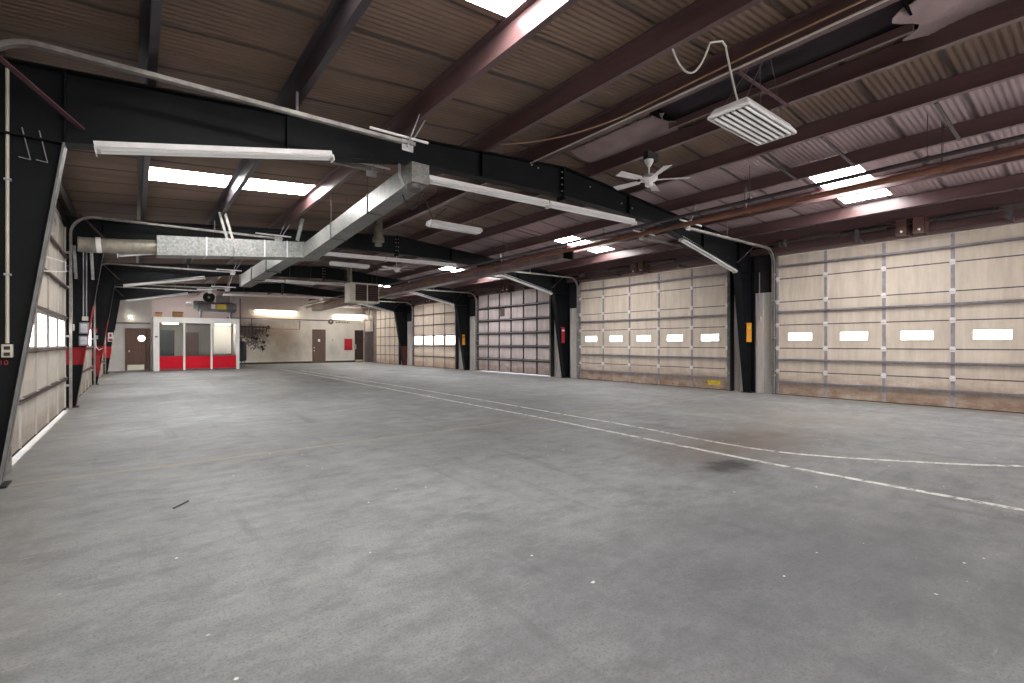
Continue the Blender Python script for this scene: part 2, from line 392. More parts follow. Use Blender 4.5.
def copy_tree(o, loc, parent=None, rot=None):
    c = o.copy(); COL.objects.link(c)
    if parent is not None: c.parent = parent
    else:
        c.location = loc
        if rot: c.rotation_euler = rot
    for ch in list(o.children): copy_tree(ch, None, c)
    return c
def text_mesh(body, size, mat, name, parent, mw):
    cu = bpy.data.curves.new(name, 'FONT'); cu.body = body; cu.size = size; cu.align_x = 'CENTER'; cu.align_y = 'CENTER'; cu.extrude = 0.002
    t = bpy.data.objects.new(name, cu); COL.objects.link(t)
    me = bpy.data.meshes.new_from_object(t.evaluated_get(bpy.context.evaluated_depsgraph_get()))
    bpy.data.objects.remove(t); me.transform(mw)
    me.materials.clear(); me.materials.append(M[mat])
    o = bpy.data.objects.new(name, me); COL.objects.link(o); o.parent = parent; o.matrix_parent_inverse = parent_inv(parent)
    return o

# ------------------------------------------------------------------ layout (metres; building axis = +Y)
YF = [6.575 + 7.256*k for k in range(4)]       # steel frames
BAY = 7.256
RIDGE = 6.28
def ztop(x): return 4.63 - abs(x-RIDGE)/12     # top of the frames = underside of the purlins
PD = 0.27                                      # purlin depth
def zdeck(x): return ztop(x) + PD
XL, XR = -1.24, 13.60                          # inside faces of the side walls
DXL, DXR = -1.13, 13.50                        # inside faces of the overhead doors
YB = 35.6; YFRONT = -9.0
ORD = ['nearest', 'second', 'third', 'fourth', 'fifth']

# ---- floor with its painted lines
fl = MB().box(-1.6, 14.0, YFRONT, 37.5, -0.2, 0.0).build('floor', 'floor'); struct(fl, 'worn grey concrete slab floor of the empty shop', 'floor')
def floor_line(pts, w):
    m = MB(); bm = m.bm; n = []
    P = [Vector((x, y, 0.002)) for x, y in pts]
    for i, p in enumerate(P):
        t = (P[min(i+1, len(P)-1)] - P[max(i-1, 0)]).normalized(); s_ = Vector((t.y, -t.x, 0))*w/2
        n.append((bm.verts.new(p-s_), bm.verts.new(p+s_)))
    for a, b in zip(n, n[1:]): bm.faces.new((a[0], a[1], b[1], b[0]))
    return m.build('painted_line', 'line', fl)
def smooth_path(pts, k=6):
    out = []
    for i in range(len(pts)-1):
        p0, p1, p2, p3 = pts[max(i-1, 0)], pts[i], pts[i+1], pts[min(i+2, len(pts)-1)]
        for j in range(k):
            t = j/k
            out.append(tuple(.5*(2*b+(c-a)*t+(2*a-5*b+4*c-d)*t*t+(3*b-a-3*c+d)*t**3) for a, b, c, d in zip(p0, p1, p2, p3)))
    return out+[pts[-1]]
floor_line([(5.62, -3), (5.66, .55), (5.62, 2.5), (5.70, 4.2), (5.82, 6.6), (5.86, 9), (5.98, 13.6), (6.05, 19.5), (6.07, 28)], 0.085)
floor_line(smooth_path([(11, -1.6), (9.2, -.25), (7.72, .74), (6.92, 1.65), (6.33, 2.65), (6.27, 3.73), (6.40, 5), (6.44, 6.8), (6.55, 10.1), (6.62, 14.4), (6.60, 20), (6.6, 26)]), 0.075)
gr = MB().box(-60, 80, -60, 100, -0.42, -0.22).build('ground', 'floor'); struct(gr, 'concrete yard outside the building', 'ground')

# ---- roof deck (corrugated), open where the skylight panels lie
SKY_Y = [(3.14 + BAY*k, 3.98 + BAY*k) for k in range(-1, 5)]
SKY_YR = [(a-.09, b-.11) for a, b in SKY_Y]
SKY_Y[1] = (3.14, 3.86)
SKY_L, SKY_R = (0.19, 3.05), (9.66, 12.24)
VENT = (1.45, 4.45)
def ribz(y, a=0.006): return a*math.sin(2*math.pi*y/0.076)
def deck_patch(bm, x0, x1, y0, y1, dz=0.0, sag=0.0):
    ny = max(2, int((y1-y0)/0.019)); cols = []
    nx = 1 if not sag else 6
    for i in range(ny+1):
        y = y0+(y1-y0)*i/ny
        cols.append([bm.verts.new((x0+(x1-x0)*j/nx, y, zdeck(x0+(x1-x0)*j/nx)+ribz(y, .006 if x0 < RIDGE else .0038)+dz-sag*math.sin(math.pi*j/nx))) for j in range(nx+1)])
    for a, b in zip(cols, cols[1:]):
        for j in range(nx): bm.faces.new((a[j], a[j+1], b[j+1], b[j]))
ceil = MB()
Y0, Y1 = YFRONT, YB+.3
for xa, xb in ((-1.4, SKY_L[0]), (SKY_L[1], RIDGE-.3), (RIDGE+.45, SKY_R[0]), (SKY_R[1], 13.8)): deck_patch(ceil.bm, xa, xb, Y0, Y1)
for (xa, xb) in (SKY_L, SKY_R):
    y = Y0
    for s0, s1 in (SKY_YR if xa > 5 else SKY_Y): deck_patch(ceil.bm, xa, xb, y, s0); y = s1
    deck_patch(ceil.bm, xa, xb, y, Y1)
for xa, xb in ((RIDGE-.3, RIDGE), (RIDGE, RIDGE+.45)):
    deck_patch(ceil.bm, xa, xb, Y0, VENT[0]); deck_patch(ceil.bm, xa, xb, VENT[1], Y1)
# outer weather skin above, so that no daylight leaks past the ribs
co = ceil.build('ceiling', 'deck'); struct(co, 'corrugated brown metal roof deck', 'ceiling')
rs = MB()
for a, b in ((-1.7, RIDGE), (RIDGE, 14.1)):
    rs.prism_xz([(a, zdeck(a)+.03), (b, zdeck(b)+.03), (b, zdeck(b)+.06), (a, zdeck(a)+.06)], Y0-.2, Y1+2.2)
# the skin is cut by the skylights: it stops short as battens only, built as one sheet per slope
rso = rs.build('trim_1', 'purlin_dark'); struct(rso, 'weather sheet above the roof deck', 'roof')
# skylight panels hang in the openings just below the weather sheet
k = 0
for side, (xa, xb) in (('left', SKY_L), ('right', SKY_R)):
    for i, (s0, s1) in enumerate(SKY_YR if side == 'right' else SKY_Y):
        m = MB(); deck_patch(m.bm, xa if side == 'right' or i < 5 else .72, xb, s0, s1, 0.004)
        o = m.build('skylight_panel', 'skylight')
        where = 'behind the camera' if i == 0 else ('before the nearest black frame' if i == 1 else 'just behind the %s black frame' % ORD[i-2])
        tag(o, 'bright translucent roof skylight on the %s slope %s' % (side, where), 'skylight', 'translucent roof skylights')
# black ridge vent throat over the middle of the nearest bay
v = MB()
xa, xb = RIDGE-.32, RIDGE+.47
v.box(xa, xa+.02, VENT[0], VENT[1], 4.80, 5.3).box(xb-.02, xb, VENT[0], VENT[1], 4.80, 5.3).box(xa, xb, VENT[0]-.02, VENT[0], 4.80, 5.3).box(xa, xb, VENT[1], VENT[1]+.02, 4.80, 5.3).box(xa, xb, VENT[0], VENT[1], 5.28, 5.3)
vt = thing('ridge_vent', (RIDGE, 3, 4.8), 'long black open ridge vent in the roof peak above the hanging light', 'vent')
v.build('throat', 'void', vt)
MB().bar((RIDGE+.30, VENT[0], 4.74), (RIDGE+.30, VENT[1], 4.74), .05, .10).build('damper_rail', 'purlin', vt)
MB().bar((RIDGE-.05, VENT[0], 4.95), (RIDGE-.05, VENT[1], 4.95), .22, .02).build('damper_blade', 'darkpipe', vt)
def flap(y0, y1, label, curl):
    m = MB(); rows = []; ny = max(40, int(abs(y1-y0)/.02))
    for i in range(13):
        x = RIDGE+.02+.66*i/12; r = []
        for j in range(ny+1):
            t = j/ny; y = y0+(y1-y0)*t + .10*t*math.sin(i*.9)
            z = zdeck(x)-.022-.075*math.sin(math.pi*i/12)*(0.7+.3*math.sin(t*7))-curl*max(0, t-.75)**2*1.6+ribz(y)*.6
            r.append((x, y, z))
        rows.append(r)
    for dz in (0, .010):
        vs = [[m.bm.verts.new((x, y, z+dz)) for x, y, z in r] for r in rows]
        for a, b in zip(vs, vs[1:]):
            for j in range(ny): m.bm.faces.new((a[j], a[j+1], b[j+1], b[j]))
    o = m.build('insulation_flap', 'insul', smooth=True)
    return tag(o, label, 'insulation', 'torn insulation sheets at the roof peak')
flap(6.35, 4.35, 'sagging torn insulation sheet at the far end of the black ridge vent', .5)
flap(-.4, 1.5, 'sagging torn insulation sheet at the near end of the black ridge vent', .5)

# ---- purlins (Z sections) along the building, one mesh per line
PX = [(-1.05, 'd'), (.10, 'd'), (1.50, 'd'), (3.0, 'm'), (4.45, 'm'), (5.60, 'm'), (6.98, 'm'), (8.18, 'm'), (9.62, 'm'), (11.03, 'm'), (12.45, 'm'), (13.38, 'm')]
def zee(x, toward):
    """Z purlin profile: bottom lip to one side, top lip to the other"""
    z0 = ztop(x)+.002; z1 = zdeck(x)-.012; t = .012; f = .075*toward
    return [(x, z0), (x+f, z0), (x+f, z0+.022), (x+f-t*toward, z0+.022), (x+f-t*toward, z0+t), (x+t*toward, z0+t), (x+t*toward, z1), (x-f, z1), (x-f, z1-t), (x, z1-t)]
names = ['left eave', 'first', 'second', 'third', 'fourth', 'fifth', 'sixth', 'seventh', 'eighth', 'ninth', 'tenth', 'right eave']
for (x, c), nm in zip(PX, names):
    m = MB().prism_xz(zee(x, 1 if x < RIDGE else -1), YFRONT, YB)
    o = m.build('roof_purlin', 'purlin_dark' if c == 'd' else 'purlin')
    if 'eave' in nm: lb = '%s steel eave purlin running along the top of the %s wall' % ('dark' if c == 'd' else 'maroon', nm.split()[0])
    else: lb = '%s steel roof purlin, %s counted from the left wall' % ('dark' if c == 'd' else 'maroon', nm)
    tag(o, lb, 'purlin', 'roof purlins')

# ---- steel frames
def ibeam_flange(m, pts, w, t):
    """a strip of plate, w wide in Y, following a polyline in the frame plane"""
    for (x0, z0, y), (x1, z1, _) in zip(pts, pts[1:]):
        d = Vector((x1-x0, 0, z1-z0)).normalized(); n = Vector((-d.z, 0, d.x))*t
        a, b = Vector((x0, y-w/2, z0)), Vector((x1, y-w/2, z1))
        m.prism([a, b, b+n, a+n], (0, w, 0))
def frame(k):
    y = YF[k]; root = thing('rigid_frame', (RIDGE, y, 0), '%s black tapered steel frame spanning the shop%s' % (ORD[k], ' from the camera' if k else ' to the camera'), 'steel frame', 'black steel frames')
    cm = {0: 'frame', 1: 'col_red', 2: 'col_red', 3: 'col_red_white'}[k]; fm = {0: 'worn_flange', 1: 'flange_red', 2: 'flange_red', 3: 'flange_white'}[k]
    w = .20
    for side in ('L', 'R'):
        if side == 'L': xo, xb, xk, zk = -1.225, -1.0, -.55, 3.33
        else: xo, xb, xk, zk = 13.58, 13.34, 12.78, 3.31
        sg = 1 if side == 'L' else -1
        zt_o, zt_k = ztop(xo), ztop(xk)
        col = MB().prism_xz([(xo, 0), (xb, 0), (xk, zk), (xk, zt_k), (xo, zt_o)], y-.006, y+.006)
        col.box(min(xo, xo+.012*sg), max(xo, xo+.012*sg), y-w/2, y+w/2, 0, zt_o)
        col.box(min(xo, xb+.05*sg), max(xo, xb+.05*sg), y-.13, y+.13, 0, .018)
        cmat = cm if side == 'L' else ('col_rust' if k == 3 else 'frame')
        c = col.build('column', cmat, root)
        f = MB(); ibeam_flange(f, [(xb, 0.018, y), (xk, zk, y)] if side == 'R' else [(xb, .018, y), (xk, zk, y)], w, .016)
        f.build('flange', fm if side == 'L' else 'frame', c)
        # stiffeners in the knee
        MB().box(min(xk, xo), max(xk, xo), y-w/2+.01, y+w/2-.01, zk-.006, zk+.008).build('stiffener', 'frame', c)
        MB().box(xk-.006, xk+.006, y-w/2+.01, y+w/2-.01, zk, zt_k-.016).build('stiffener', 'frame', c)
        # rafter half
        x2, z2 = (3.2, 4.01) if side == 'L' else (9.25, 4.02)
        z3 = 4.09
        r = MB().prism_xz([(xk, zk), (x2, z2), (RIDGE, z3), (RIDGE, ztop(RIDGE)), (xk, zt_k)], y-.006, y+.006)
        ibeam_flange(r, [(xk, zk, y), (x2, z2, y), (RIDGE, z3, y)] if side == 'L' else [(RIDGE, z3, y), (x2, z2, y), (xk, zk, y)], w, .016)
        ibeam_flange(r, [(xo, zt_o-.016, y), (RIDGE, ztop(RIDGE)-.016, y)] if side == 'L' else [(RIDGE, ztop(RIDGE)-.016, y), (xo, zt_o-.016, y)], w, .016)
        ra = r.build('rafter', 'frame', root)
        for xs in ((1.5, 4.45) if side == 'L' else (8.18, 11.03)):
            zb = zk+(z2-zk)*(xs-xk)/(x2-xk) if (xs < x2) == (side == 'L') else z2+(z3-z2)*(xs-x2)/(RIDGE-x2)
            MB().box(xs-.004, xs+.004, y-w/2+.02, y+w/2-.02, zb+.016, ztop(xs)-.016).build('stiffener', 'frame', ra)
        # flange braces: sloping angles from the purlins down to the lower flange
        bx = -.42 if side == 'L' else 12.65
        zb = 3.40
        xa = -.93 if side == 'L' else 13.2
        MB().bar((bx, y-.08, zb+.10), (xa, y-((.62 if k == 0 else .40) if side == 'L' else .36), 3.80 if side == 'L' and k == 0 else ztop(xa)+.02), .06, .012).build('flange_brace', 'brace', root)
    # bolted ridge splice plates
    sp = MB().box(RIDGE-.022, RIDGE+.022, y-w/2, y+w/2, 4.02, ztop(RIDGE)-.005).build('splice_plate', 'frame', root)
    for zz in (4.18, 4.3, 4.42, 4.53):
        for yy in (-.06, .06): MB().lathe((RIDGE-.05, y+yy, zz), (1, 0, 0), [(0, .014), (.1, .014)], 6).build('bolt', 'galv', sp)
    return root
FR = [frame(k) for k in range(4)]
# small bright bolt heads on the nearest frame's ridge web
for x, z in ((5.55, 4.52), (5.7, 4.5), (7.05, 4.43), (8.0, 4.27), (8.35, 4.23)): MB().lathe((x, YF[0]-.02, z), (0, 1, 0), [(0, .016), (.014, .016)], 6).build('web_bolt', 'galv', FR[0])
# red hand-painted number on the nearest left column
mw = Matrix.Translation((-1.09, YF[0]-.008, 1.165)) @ Matrix.Rotation(math.pi/2, 4, 'X')
lc = [o for o in FR[0].children if o.name.startswith('column')][0]
mw = Matrix.Translation((-.985, YF[0]-.009, 1.165)) @ Matrix.Rotation(math.pi/2, 4, 'X')
tag(text_mesh('10', .065, 'red', 'painted_number', lc, mw), 'red painted number 10')
# purlin sag angles: short struts between purlins
for i, (xa, xb, y, lb) in enumerate([(5.60, 6.98, 2.88, 'across the black ridge vent beside the hanging light'), (8.18, 9.62, 1.58, 'between two right purlins above the right door nearest the camera'),
        (8.18, 9.62, 2.9, 'above the nearest right skylight'), (8.18, 9.62, 3.8, 'beyond the nearest right skylight'), (8.18, 9.62, 10.4, 'in the second bay above the rusty pipes')]):
    o = MB().bar((xa+.02, y, ztop(xa)-.004), (xb-.02, y, ztop(xb)-.004), .045, .012).build('purlin_strut', 'brace' if i == 0 else 'purlin_dark')
    tag(o, 'short steel strut %s' % lb, 'strut', 'purlin struts')

# ---- walls
def wall_with_openings(name, x0, x1, segs, ztop_, mat, header):
    m = MB()
    for a, b in segs: m.box(x0, x1, a, b, 0, ztop_)
    for a, b in header: m.box(x0, x1, a, b, 3.70, ztop_)
    return m.build(name, mat)
DR = [(-.03, 5.87), (7.16, 13.10), (14.72, 20.12), (22.15, 27.18), (29.15, 33.05)]
DL = [None, (7.2, 13.25), (14.75, 20.55), (21.95, 27.6)]
def seg_of(doors, y0, y1):
    s = []; y = y0
    for a, b in doors: s.append((y, a)); y = b
    s.append((y, y1)); return s
wr = wall_with_openings('wall_right', XR, XR+.18, seg_of(DR, YFRONT, YB), zdeck(XR)-.02, 'wallside', DR); struct(wr, 'right side wall between and above the five overhead doors', 'wall')
wl = wall_with_openings('wall_left', XL-.18, XL, seg_of([d for d in DL if d], YFRONT, YB), zdeck(XL)-.02, 'wallleft', [d for d in DL if d]); struct(wl, 'left side wall between and above the overhead doors', 'wall')
wb = MB().box(-1.4, 13.8, YB, YB+.2, 0, 5.0).build('wall_back', 'backwall'); struct(wb, 'stained cream back wall', 'wall')
wf = MB().box(-1.4, 13.8, YFRONT-.2, YFRONT, 0, 5.0).build('wall_front', 'wallleft'); struct(wf, 'end wall behind the camera', 'wall')
# office block in the far left corner
ob = MB().box(XL, .66, 30.7, 30.82, 0, 4.55).box(.56, .68, 30.82, YB, 0, 4.6).build('wall_office', 'boothwhite'); struct(ob, 'cream office wall in the far left corner', 'wall')
struct(MB().box(XL+.02, .60, 30.60, 30.70, 2.34, 2.42).build('trim_2', 'wallleft'), 'ledge strip above the far left brown door', 'trim')
struct(MB().box(.70, 13.5, YB-.03, YB, 0, .12).build('baseboard_back', 'dirt'), 'dark scuffed skirting along the back wall', 'baseboard')
# pale corrugated liner panels and dark door jambs on the right wall piers
def liner(y0, y1, h, x, name, parent, mat='liner'):
    m = MB(); n = max(2, int((y1-y0)/.16)); w = (y1-y0)/n
    for i in range(n):
        a = y0+i*w
        m.prism([(x, a+.01, 0), (x-.035, a+.03, 0), (x-.035, a+w-.03, 0), (x, a+w-.01, 0)], (0, 0, h))
    m.box(x-.004, x+.02, y0, y1, 0, h)
    return m.build(name, mat, parent)
for k in range(4):
    y = YF[k]; a = DR[k][1]; b = DR[k+1][0]
    liner(a+.10, y-.13, 2.74, XR-.022, 'liner_panel', wr); liner(y+.13, b-.10, 2.74, XR-.022, 'liner_panel', wr)
    MB().box(XR-.03, XR-.002, a+.10, b-.10, 2.745, 4.0).build('pier_cladding', 'rubber', wr)
    MB().box(XR-.20, XR-.003, b-.095, b-.055, 0, 3.6).build('door_jamb', 'rubber', wr)
    MB().box(XR-.14, XR-.003, a+.055, a+.09, 0, 3.6).build('door_jamb', 'darkgalv', wr)
for k in range(3):
    y = YF[k]; a = (DL[k] or (0, 5.9))[1]; b = (DL[k+1] or (0, 0))[0]
    MB().box(XL+.003, XL+.12, b-.10, b-.05, 0, 3.6).build('door_jamb', 'rubber', wl)
    if DL[k]: MB().box(XL+.003, XL+.12, a+.05, a+.10, 0, 3.6).build('door_jamb', 'rubber', wl)
# girts over the doors
MB().bar((XR-.05, YFRONT, 3.86), (XR-.05, YB, 3.86), .09, .16).build('girt', 'purlin', wr)
MB().bar((XL+.05, YFRONT, 3.90), (XL+.05, YB, 3.90), .09, .14).build('girt', 'purlin_dark', wl)

# ---- sectional overhead doors
SEC = 0.6096
def overhead_door(num, side, y0, y1, ncol, style, label, gap=0.012, panes=True):
    X = DXR if side == 'R' else DXL; s = -1 if side == 'R' else 1      # s: towards the room
    root = thing('door_%d' % num, (X, (y0+y1)/2, 0), label, 'overhead door', None, 'structure')
    body = {'A': 'door', 'B': 'door_grey', 'C': 'door_warm'}[style]
    metal = {'A': 'stile', 'B': 'gridsteel', 'C': 'wallside'}[style]
    if side == 'L': metal, body = 'liner', 'door_left'
    def bx(m, d0, d1, a, b, z0, z1):       # d: depth into the room from the panel face
        xs = sorted((X+s*d0, X+s*d1)); return m.box(xs[0], xs[1], a, b, z0, z1)
    cw = (y1-y0)/ncol
    for i in range(6):
        z0 = gap+SEC*i; z1 = z0+SEC
        m = MB(); bx(m, -.045, 0, y0, y1, z0+.004, z1-.004)
        for rz in (.2, .41): bx(m, -.002, .004, y0+.02, y1-.02, z0+rz-.006, z0+rz+.006)
        sec = m.build('door_section', body, root)
        if i == 2 and panes:
            for c in range(ncol):
                yc = y0+cw*(c+.5)
                hw, z_a, z_b = (.275, 1.435, 1.625) if style == 'A' else (cw*(.37 if side == 'R' else .36), 1.31, 1.79)
                fr = MB()
                bx(fr, 0, .010, yc-hw-.03, yc+hw+.03, z_a-.03, z_a); bx(fr, 0, .010, yc-hw-.03, yc+hw+.03, z_b, z_b+.03)
                bx(fr, 0, .010, yc-hw-.03, yc-hw, z_a, z_b); bx(fr, 0, .010, yc+hw, yc+hw+.03, z_a, z_b)
                fr.build('pane_frame', body, sec)
                pm = MB(); bx(pm, .001, .006, yc-hw, yc+hw, z_a, z_b); pm.build('window_pane', 'win', sec)
    for i in range(1, 6):
        m = MB(); zj = gap+SEC*i; bx(m, -.03, .003, y0, y1, zj-.013, zj+.011); m.build('section_joint', 'darkgalv' if style != 'C' or side == 'R' else 'wallside', root)
    for c in range(ncol+1):
        w = .065 if style == 'A' else ((.075 if style == 'B' else .05) if side == 'R' else .03)
        yc = min(max(y0+cw*c, y0+w/2), y1-w/2)
        m = MB(); bx(m, 0, .014, yc-w/2, yc+w/2, gap+.01, gap+SEC*6-.01); bx(m, .014, .022, yc-w*.28, yc+w*.28, gap+.01, gap+SEC*6-.01)
        m.build('stile', metal, root)
    if style == 'A': struts = [SEC*.55, SEC*1.5, SEC*3.55, SEC*5.52]
    elif style == 'B': struts = [SEC*j-.03 for j in range(1, 6)]
    else: struts = [SEC*j-.015 for j in range(1, 6)]
    for z in struts:
        m = MB(); h = .05 if style == 'B' else (.055 if style == 'A' else .045)
        bx(m, .006, .055, y0+.02, y1-.02, gap+z-h/2, gap+z-h/2+.012); bx(m, .043, .055, y0+.02, y1-.02, gap+z-h/2, gap+z+h/2)
        bx(m, .006, .055, y0+.02, y1-.02, gap+z+h/2-.012, gap+z+h/2)
        m.build('strut', {'A': 'stile', 'B': 'stile', 'C': 'wallside'}[style], root)
        if style == 'B':
            m = MB(); bx(m, .004, .05, y0+.02, y1-.02, gap+z-h/2-.05, gap+z-h/2-.006); m.build('strut', 'gridsteel', root)  # separate dark strip below each strut
    first = None
    for j in range(1, 6):
        for c in range(ncol+1):
            yc = min(max(y0+cw*c, y0+.05), y1-.05); zc = gap+SEC*j
            if first is None:
                m = MB()
                for sgn in (-1, 1): bx(m, .014, .026, -.04, .04, sgn*.035-.022, sgn*.035+.022)
                xs = X+s*.032
                m.lathe((xs, -.05, 0), (0, 1, 0), [(0, .016), (.10, .016)], 8)
                first = m.build('hinge', 'white' if style == 'A' else metal, None)
                first.parent = root; first.matrix_parent_inverse = parent_inv(root); h = first
            else:
                h = first.copy(); COL.objects.link(h)
            h.location = (0, yc, zc)
    bs = MB(); bx(bs, -.035, .004, y0, y1, max(gap-.022, .001), gap+.006); bs.build('bottom_seal', 'rubber', root)
    return root
overhead_door(1, 'R', *DR[0], 5, 'A', 'cream sectional overhead door with slot windows at the right edge, nearest the camera')
d2 = overhead_door(2, 'R', *DR[1], 5, 'A', 'cream sectional overhead door with slot windows and a yellow sticker low at right')
d3 = overhead_door(3, 'R', *DR[2], 6, 'B', 'windowless greyish overhead door with a dense grid of dark struts', gap=.06, panes=False)
overhead_door(4, 'R', *DR[3], 4, 'C', 'warm white overhead door with four big bright windows on the right wall')
overhead_door(5, 'R', *DR[4], 5, 'C', 'furthest right overhead door, windowless, next to the back wall', panes=False)
overhead_door(6, 'L', *DL[1], 5, 'C', 'left overhead door behind the nearest black column, light leaking under it', gap=.05)
overhead_door(7, 'L', *DL[2], 5, 'C', 'left overhead door between the second and third black columns')
overhead_door(8, 'L', *DL[3], 5, 'C', 'left overhead door between the third and fourth black columns')
st = MB().box(DXR-.009, DXR-.0045, 7.42, 7.82, .13, .27).build('sticker', 'yellow', d2); tag(st, 'torn yellow warning sticker')
sm = MB().box(DXR-.008, DXR-.0045, 17.9, 18.25, 2.62, 2.98).build('soot_patch', 'darkgalv', d3); tag(sm, 'grey square patch')

# ---- door tracks: up the jamb, round the bend and in under the roof
def door_track(side, y, label, lower=0.0):
    s = -1 if side == 'R' else 1; X = DXR if side == 'R' else DXL
    x0 = X+s*.09; zt = (3.86 if side == 'R' else 3.97)-lower; R = .38; xe = (9.30 if y < 9 else 9.78) if side == 'R' else 2.95
    pts = [(x0, y, .02), (x0, y, 1.2), (x0, y, zt-R)]
    for i in range(1, 9):
        a = math.pi/2*i/8; pts.append((x0+s*R*(1-math.cos(a)), y, zt-R+R*math.sin(a)))
    pts.append((xe, y, zt+(.04 if side == 'L' else -.02)))
    root = thing('door_track', (x0, y, 0), label, 'door track', 'overhead door tracks')
    prof = [(-.022, -.032), (.022, -.032), (.022, -.026), (-.014, -.026), (-.014, .026), (.022, .026), (.022, .032), (-.022, .032)]
    MB().sweep(pts, prof, (0, 1, 0)).build('track_rail', 'track', root)
    # angle hangers to the purlins and a bumper spring at the end
    xh = xe-s*.10; zz = zt+.03
    px = 3.0 if side == 'L' else 9.62
    for q in (-.09, .09): MB().bar((xh+q*.2, y+q*.3, zz-.05), (px+.06+q*.75, y+q*.6, ztop(px)+.05), .045, .012).build('hanger', 'galv', root)
    MB().box(xh-.08, xh+.08, y-.006, y+.006, zz-.10, zz+.05).build('hanger_plate', 'galv', root)
    MB().tube([(xe-s*.62, y+.0, zz+.075), (xe+s*.20, y+.0, zz+.085)], .018, 8).build('bumper_spring', 'white', root)
    xm = 1.47 if side == 'L' else 11.03
    MB().bar((xm, y, zz-.02), (xm, y, ztop(xm)+.02), .03, .008, (0, 1, 0)).build('hanger', 'darkgalv', root)
    # wall brackets
    for z in (.5, 1.5, 2.5, 3.2):
        xs = sorted((x0-s*.005, X-s*.06)); MB().box(xs[0], xs[1], y-.03, y+.03, z-.02, z+.02).build('jamb_bracket', 'galv', root)
    return root
RD = ['nearest right door', 'right door with the yellow sticker', 'windowless greyish right door', 'right door with four big windows', 'furthest right door']
for i, (a, b) in enumerate(DR):
    if i > 0: door_track('R', a-.035, 'steel overhead track at the near edge of the %s' % RD[i])
    door_track('R', b+.035, 'steel overhead track at the far edge of the %s' % RD[i])
LD = [None, 'left door behind the nearest black column', 'left door past the second black column', 'left door past the third black column']
door_track('L', 5.92, 'steel overhead track arching in front of the nearest black frame at left')
for i in (1, 2, 3):
    a, b = DL[i]; lw = 0 if i < 2 else (.0 if i == 2 else .5)
    door_track('L', a-.035, 'steel overhead track at the near edge of the %s' % LD[i], lw)
    door_track('L', b+.035, 'steel overhead track at the far edge of the %s' % LD[i], lw if i != 3 else .1)

# ---- counterbalance shafts over the right doors
for i, (a, b) in enumerate(DR):
    root = thing('counterbalance_shaft', (13.36, (a+b)/2, 3.98), 'dark counterbalance shaft with rusty centre bracket above the %s' % RD[i], 'door shaft', 'counterbalance shafts')
    x = 13.33; z = 3.97; c = (a+b)/2+.05
    MB().tube([(x, a+.1, z), (x, b-.1, z)], .016, 10, (1, 0, 0)).build('shaft', 'darkgalv', root)
    for sg in (-1, 1): MB().lathe((x, c+sg*.45, z), (0, sg, 0), [(0, .05)]+[(.04+j*.05, .052 if j % 2 else .045) for j in range(16)]+[(.9, .05)], 14).build('spring', 'darkpipe', root, smooth=True)
    for sg in (-1, 1):
        yy = c+sg*.15
        MB().box(x-.14, x-.12, yy-.10, yy+.10, 3.70, 4.06).box(x-.14, XR-.002, yy-.10, yy-.085, 3.70, 4.06).build('bracket_plate', 'brownplate', root)
        MB().lathe((x-.14, yy, 3.79), (-1, 0, 0), [(0, .026), (.035, .022), (.05, .008)], 10).build('bolt', 'white', root)
    MB().box(x-.16, x-.05, c-.24, c+.24, 4.05, 4.075).build('bracket_plate', 'brownplate', root)
    for yy in (a+.25, b-.25):
        MB().lathe((x, yy-.07, z), (0, 1, 0), [(0, .10), (.02, .11), (.05, .07), (.13, .075), (.14, .1)], 16).build('cable_drum', 'darkgalv', root, smooth=True)
    for yy in (a+1.5, b-1.9): 
        MB().box(x-.08, x-.06, yy-.04, yy+.04, 3.72, 4.02).box(x-.08, XR-.002, yy-.04, yy-.03, 3.72, 3.80).build('bearing_bracket', 'darkgalv', root)

# ---- fluorescent strip fixtures under the frames
def strip_light(p, q, label, group='unlit white strip lights'):
    p, q = Vector(p), Vector(q); d = (q-p).normalized()
    root = thing('strip_light', (p+q)/2, label, 'strip light', group)
    up = Vector((0, 1, 0)).cross(d); up = -up if up.z < 0 else up
    up = up.normalized(); y = Vector((0, 1, 0))
    hs = [(-.032, .0), (.032, .0), (.032, .055), (-.032, .055)]
    MB().sweep([p+up*.02, q+up*.02], hs, up).build('channel', 'white', root)
    MB().sweep([p, q], [(-.085, -.016), (-.032, .022), (.032, .022), (.085, -.016), (.082, -.020), (.032, .014), (-.032, .014), (-.082, -.020)], up).build('reflector', 'white', root)
    for sg in (-1, 1): MB().tube([p+y*sg*.05-up*.012+d*.04, q+y*sg*.05-up*.012-d*.04], .0185, 8).build('lamp_tube', 'tube', root)
    for e in (p, q): MB().bar(e-d*.006-up*.02, e+d*.006-up*.02, .13, .07, up).build('end_cap', 'white', root)
    return root
ON = ['nearest', 'second', 'third', 'fourth']
for k in range(4):
    y = YF[k]-.02
    yl = YF[k]-.16 if k == 0 else y
    strip_light((-.32, yl, 3.30), (2.02, yl, 3.775), 'unlit strip light under the left haunch of the %s black frame' % ON[k])
    strip_light((3.50, y, 3.82), (5.93, y, 3.875), 'unlit strip light left of centre under the %s black frame' % ON[k])
    strip_light((5.96, y, 3.876), (8.40, y, 3.93), 'unlit strip light right of centre under the %s black frame' % ON[k])
    strip_light((10.15, y, 3.82), (12.66, y, 3.295), 'unlit strip light under the right haunch of the %s black frame' % ON[k])

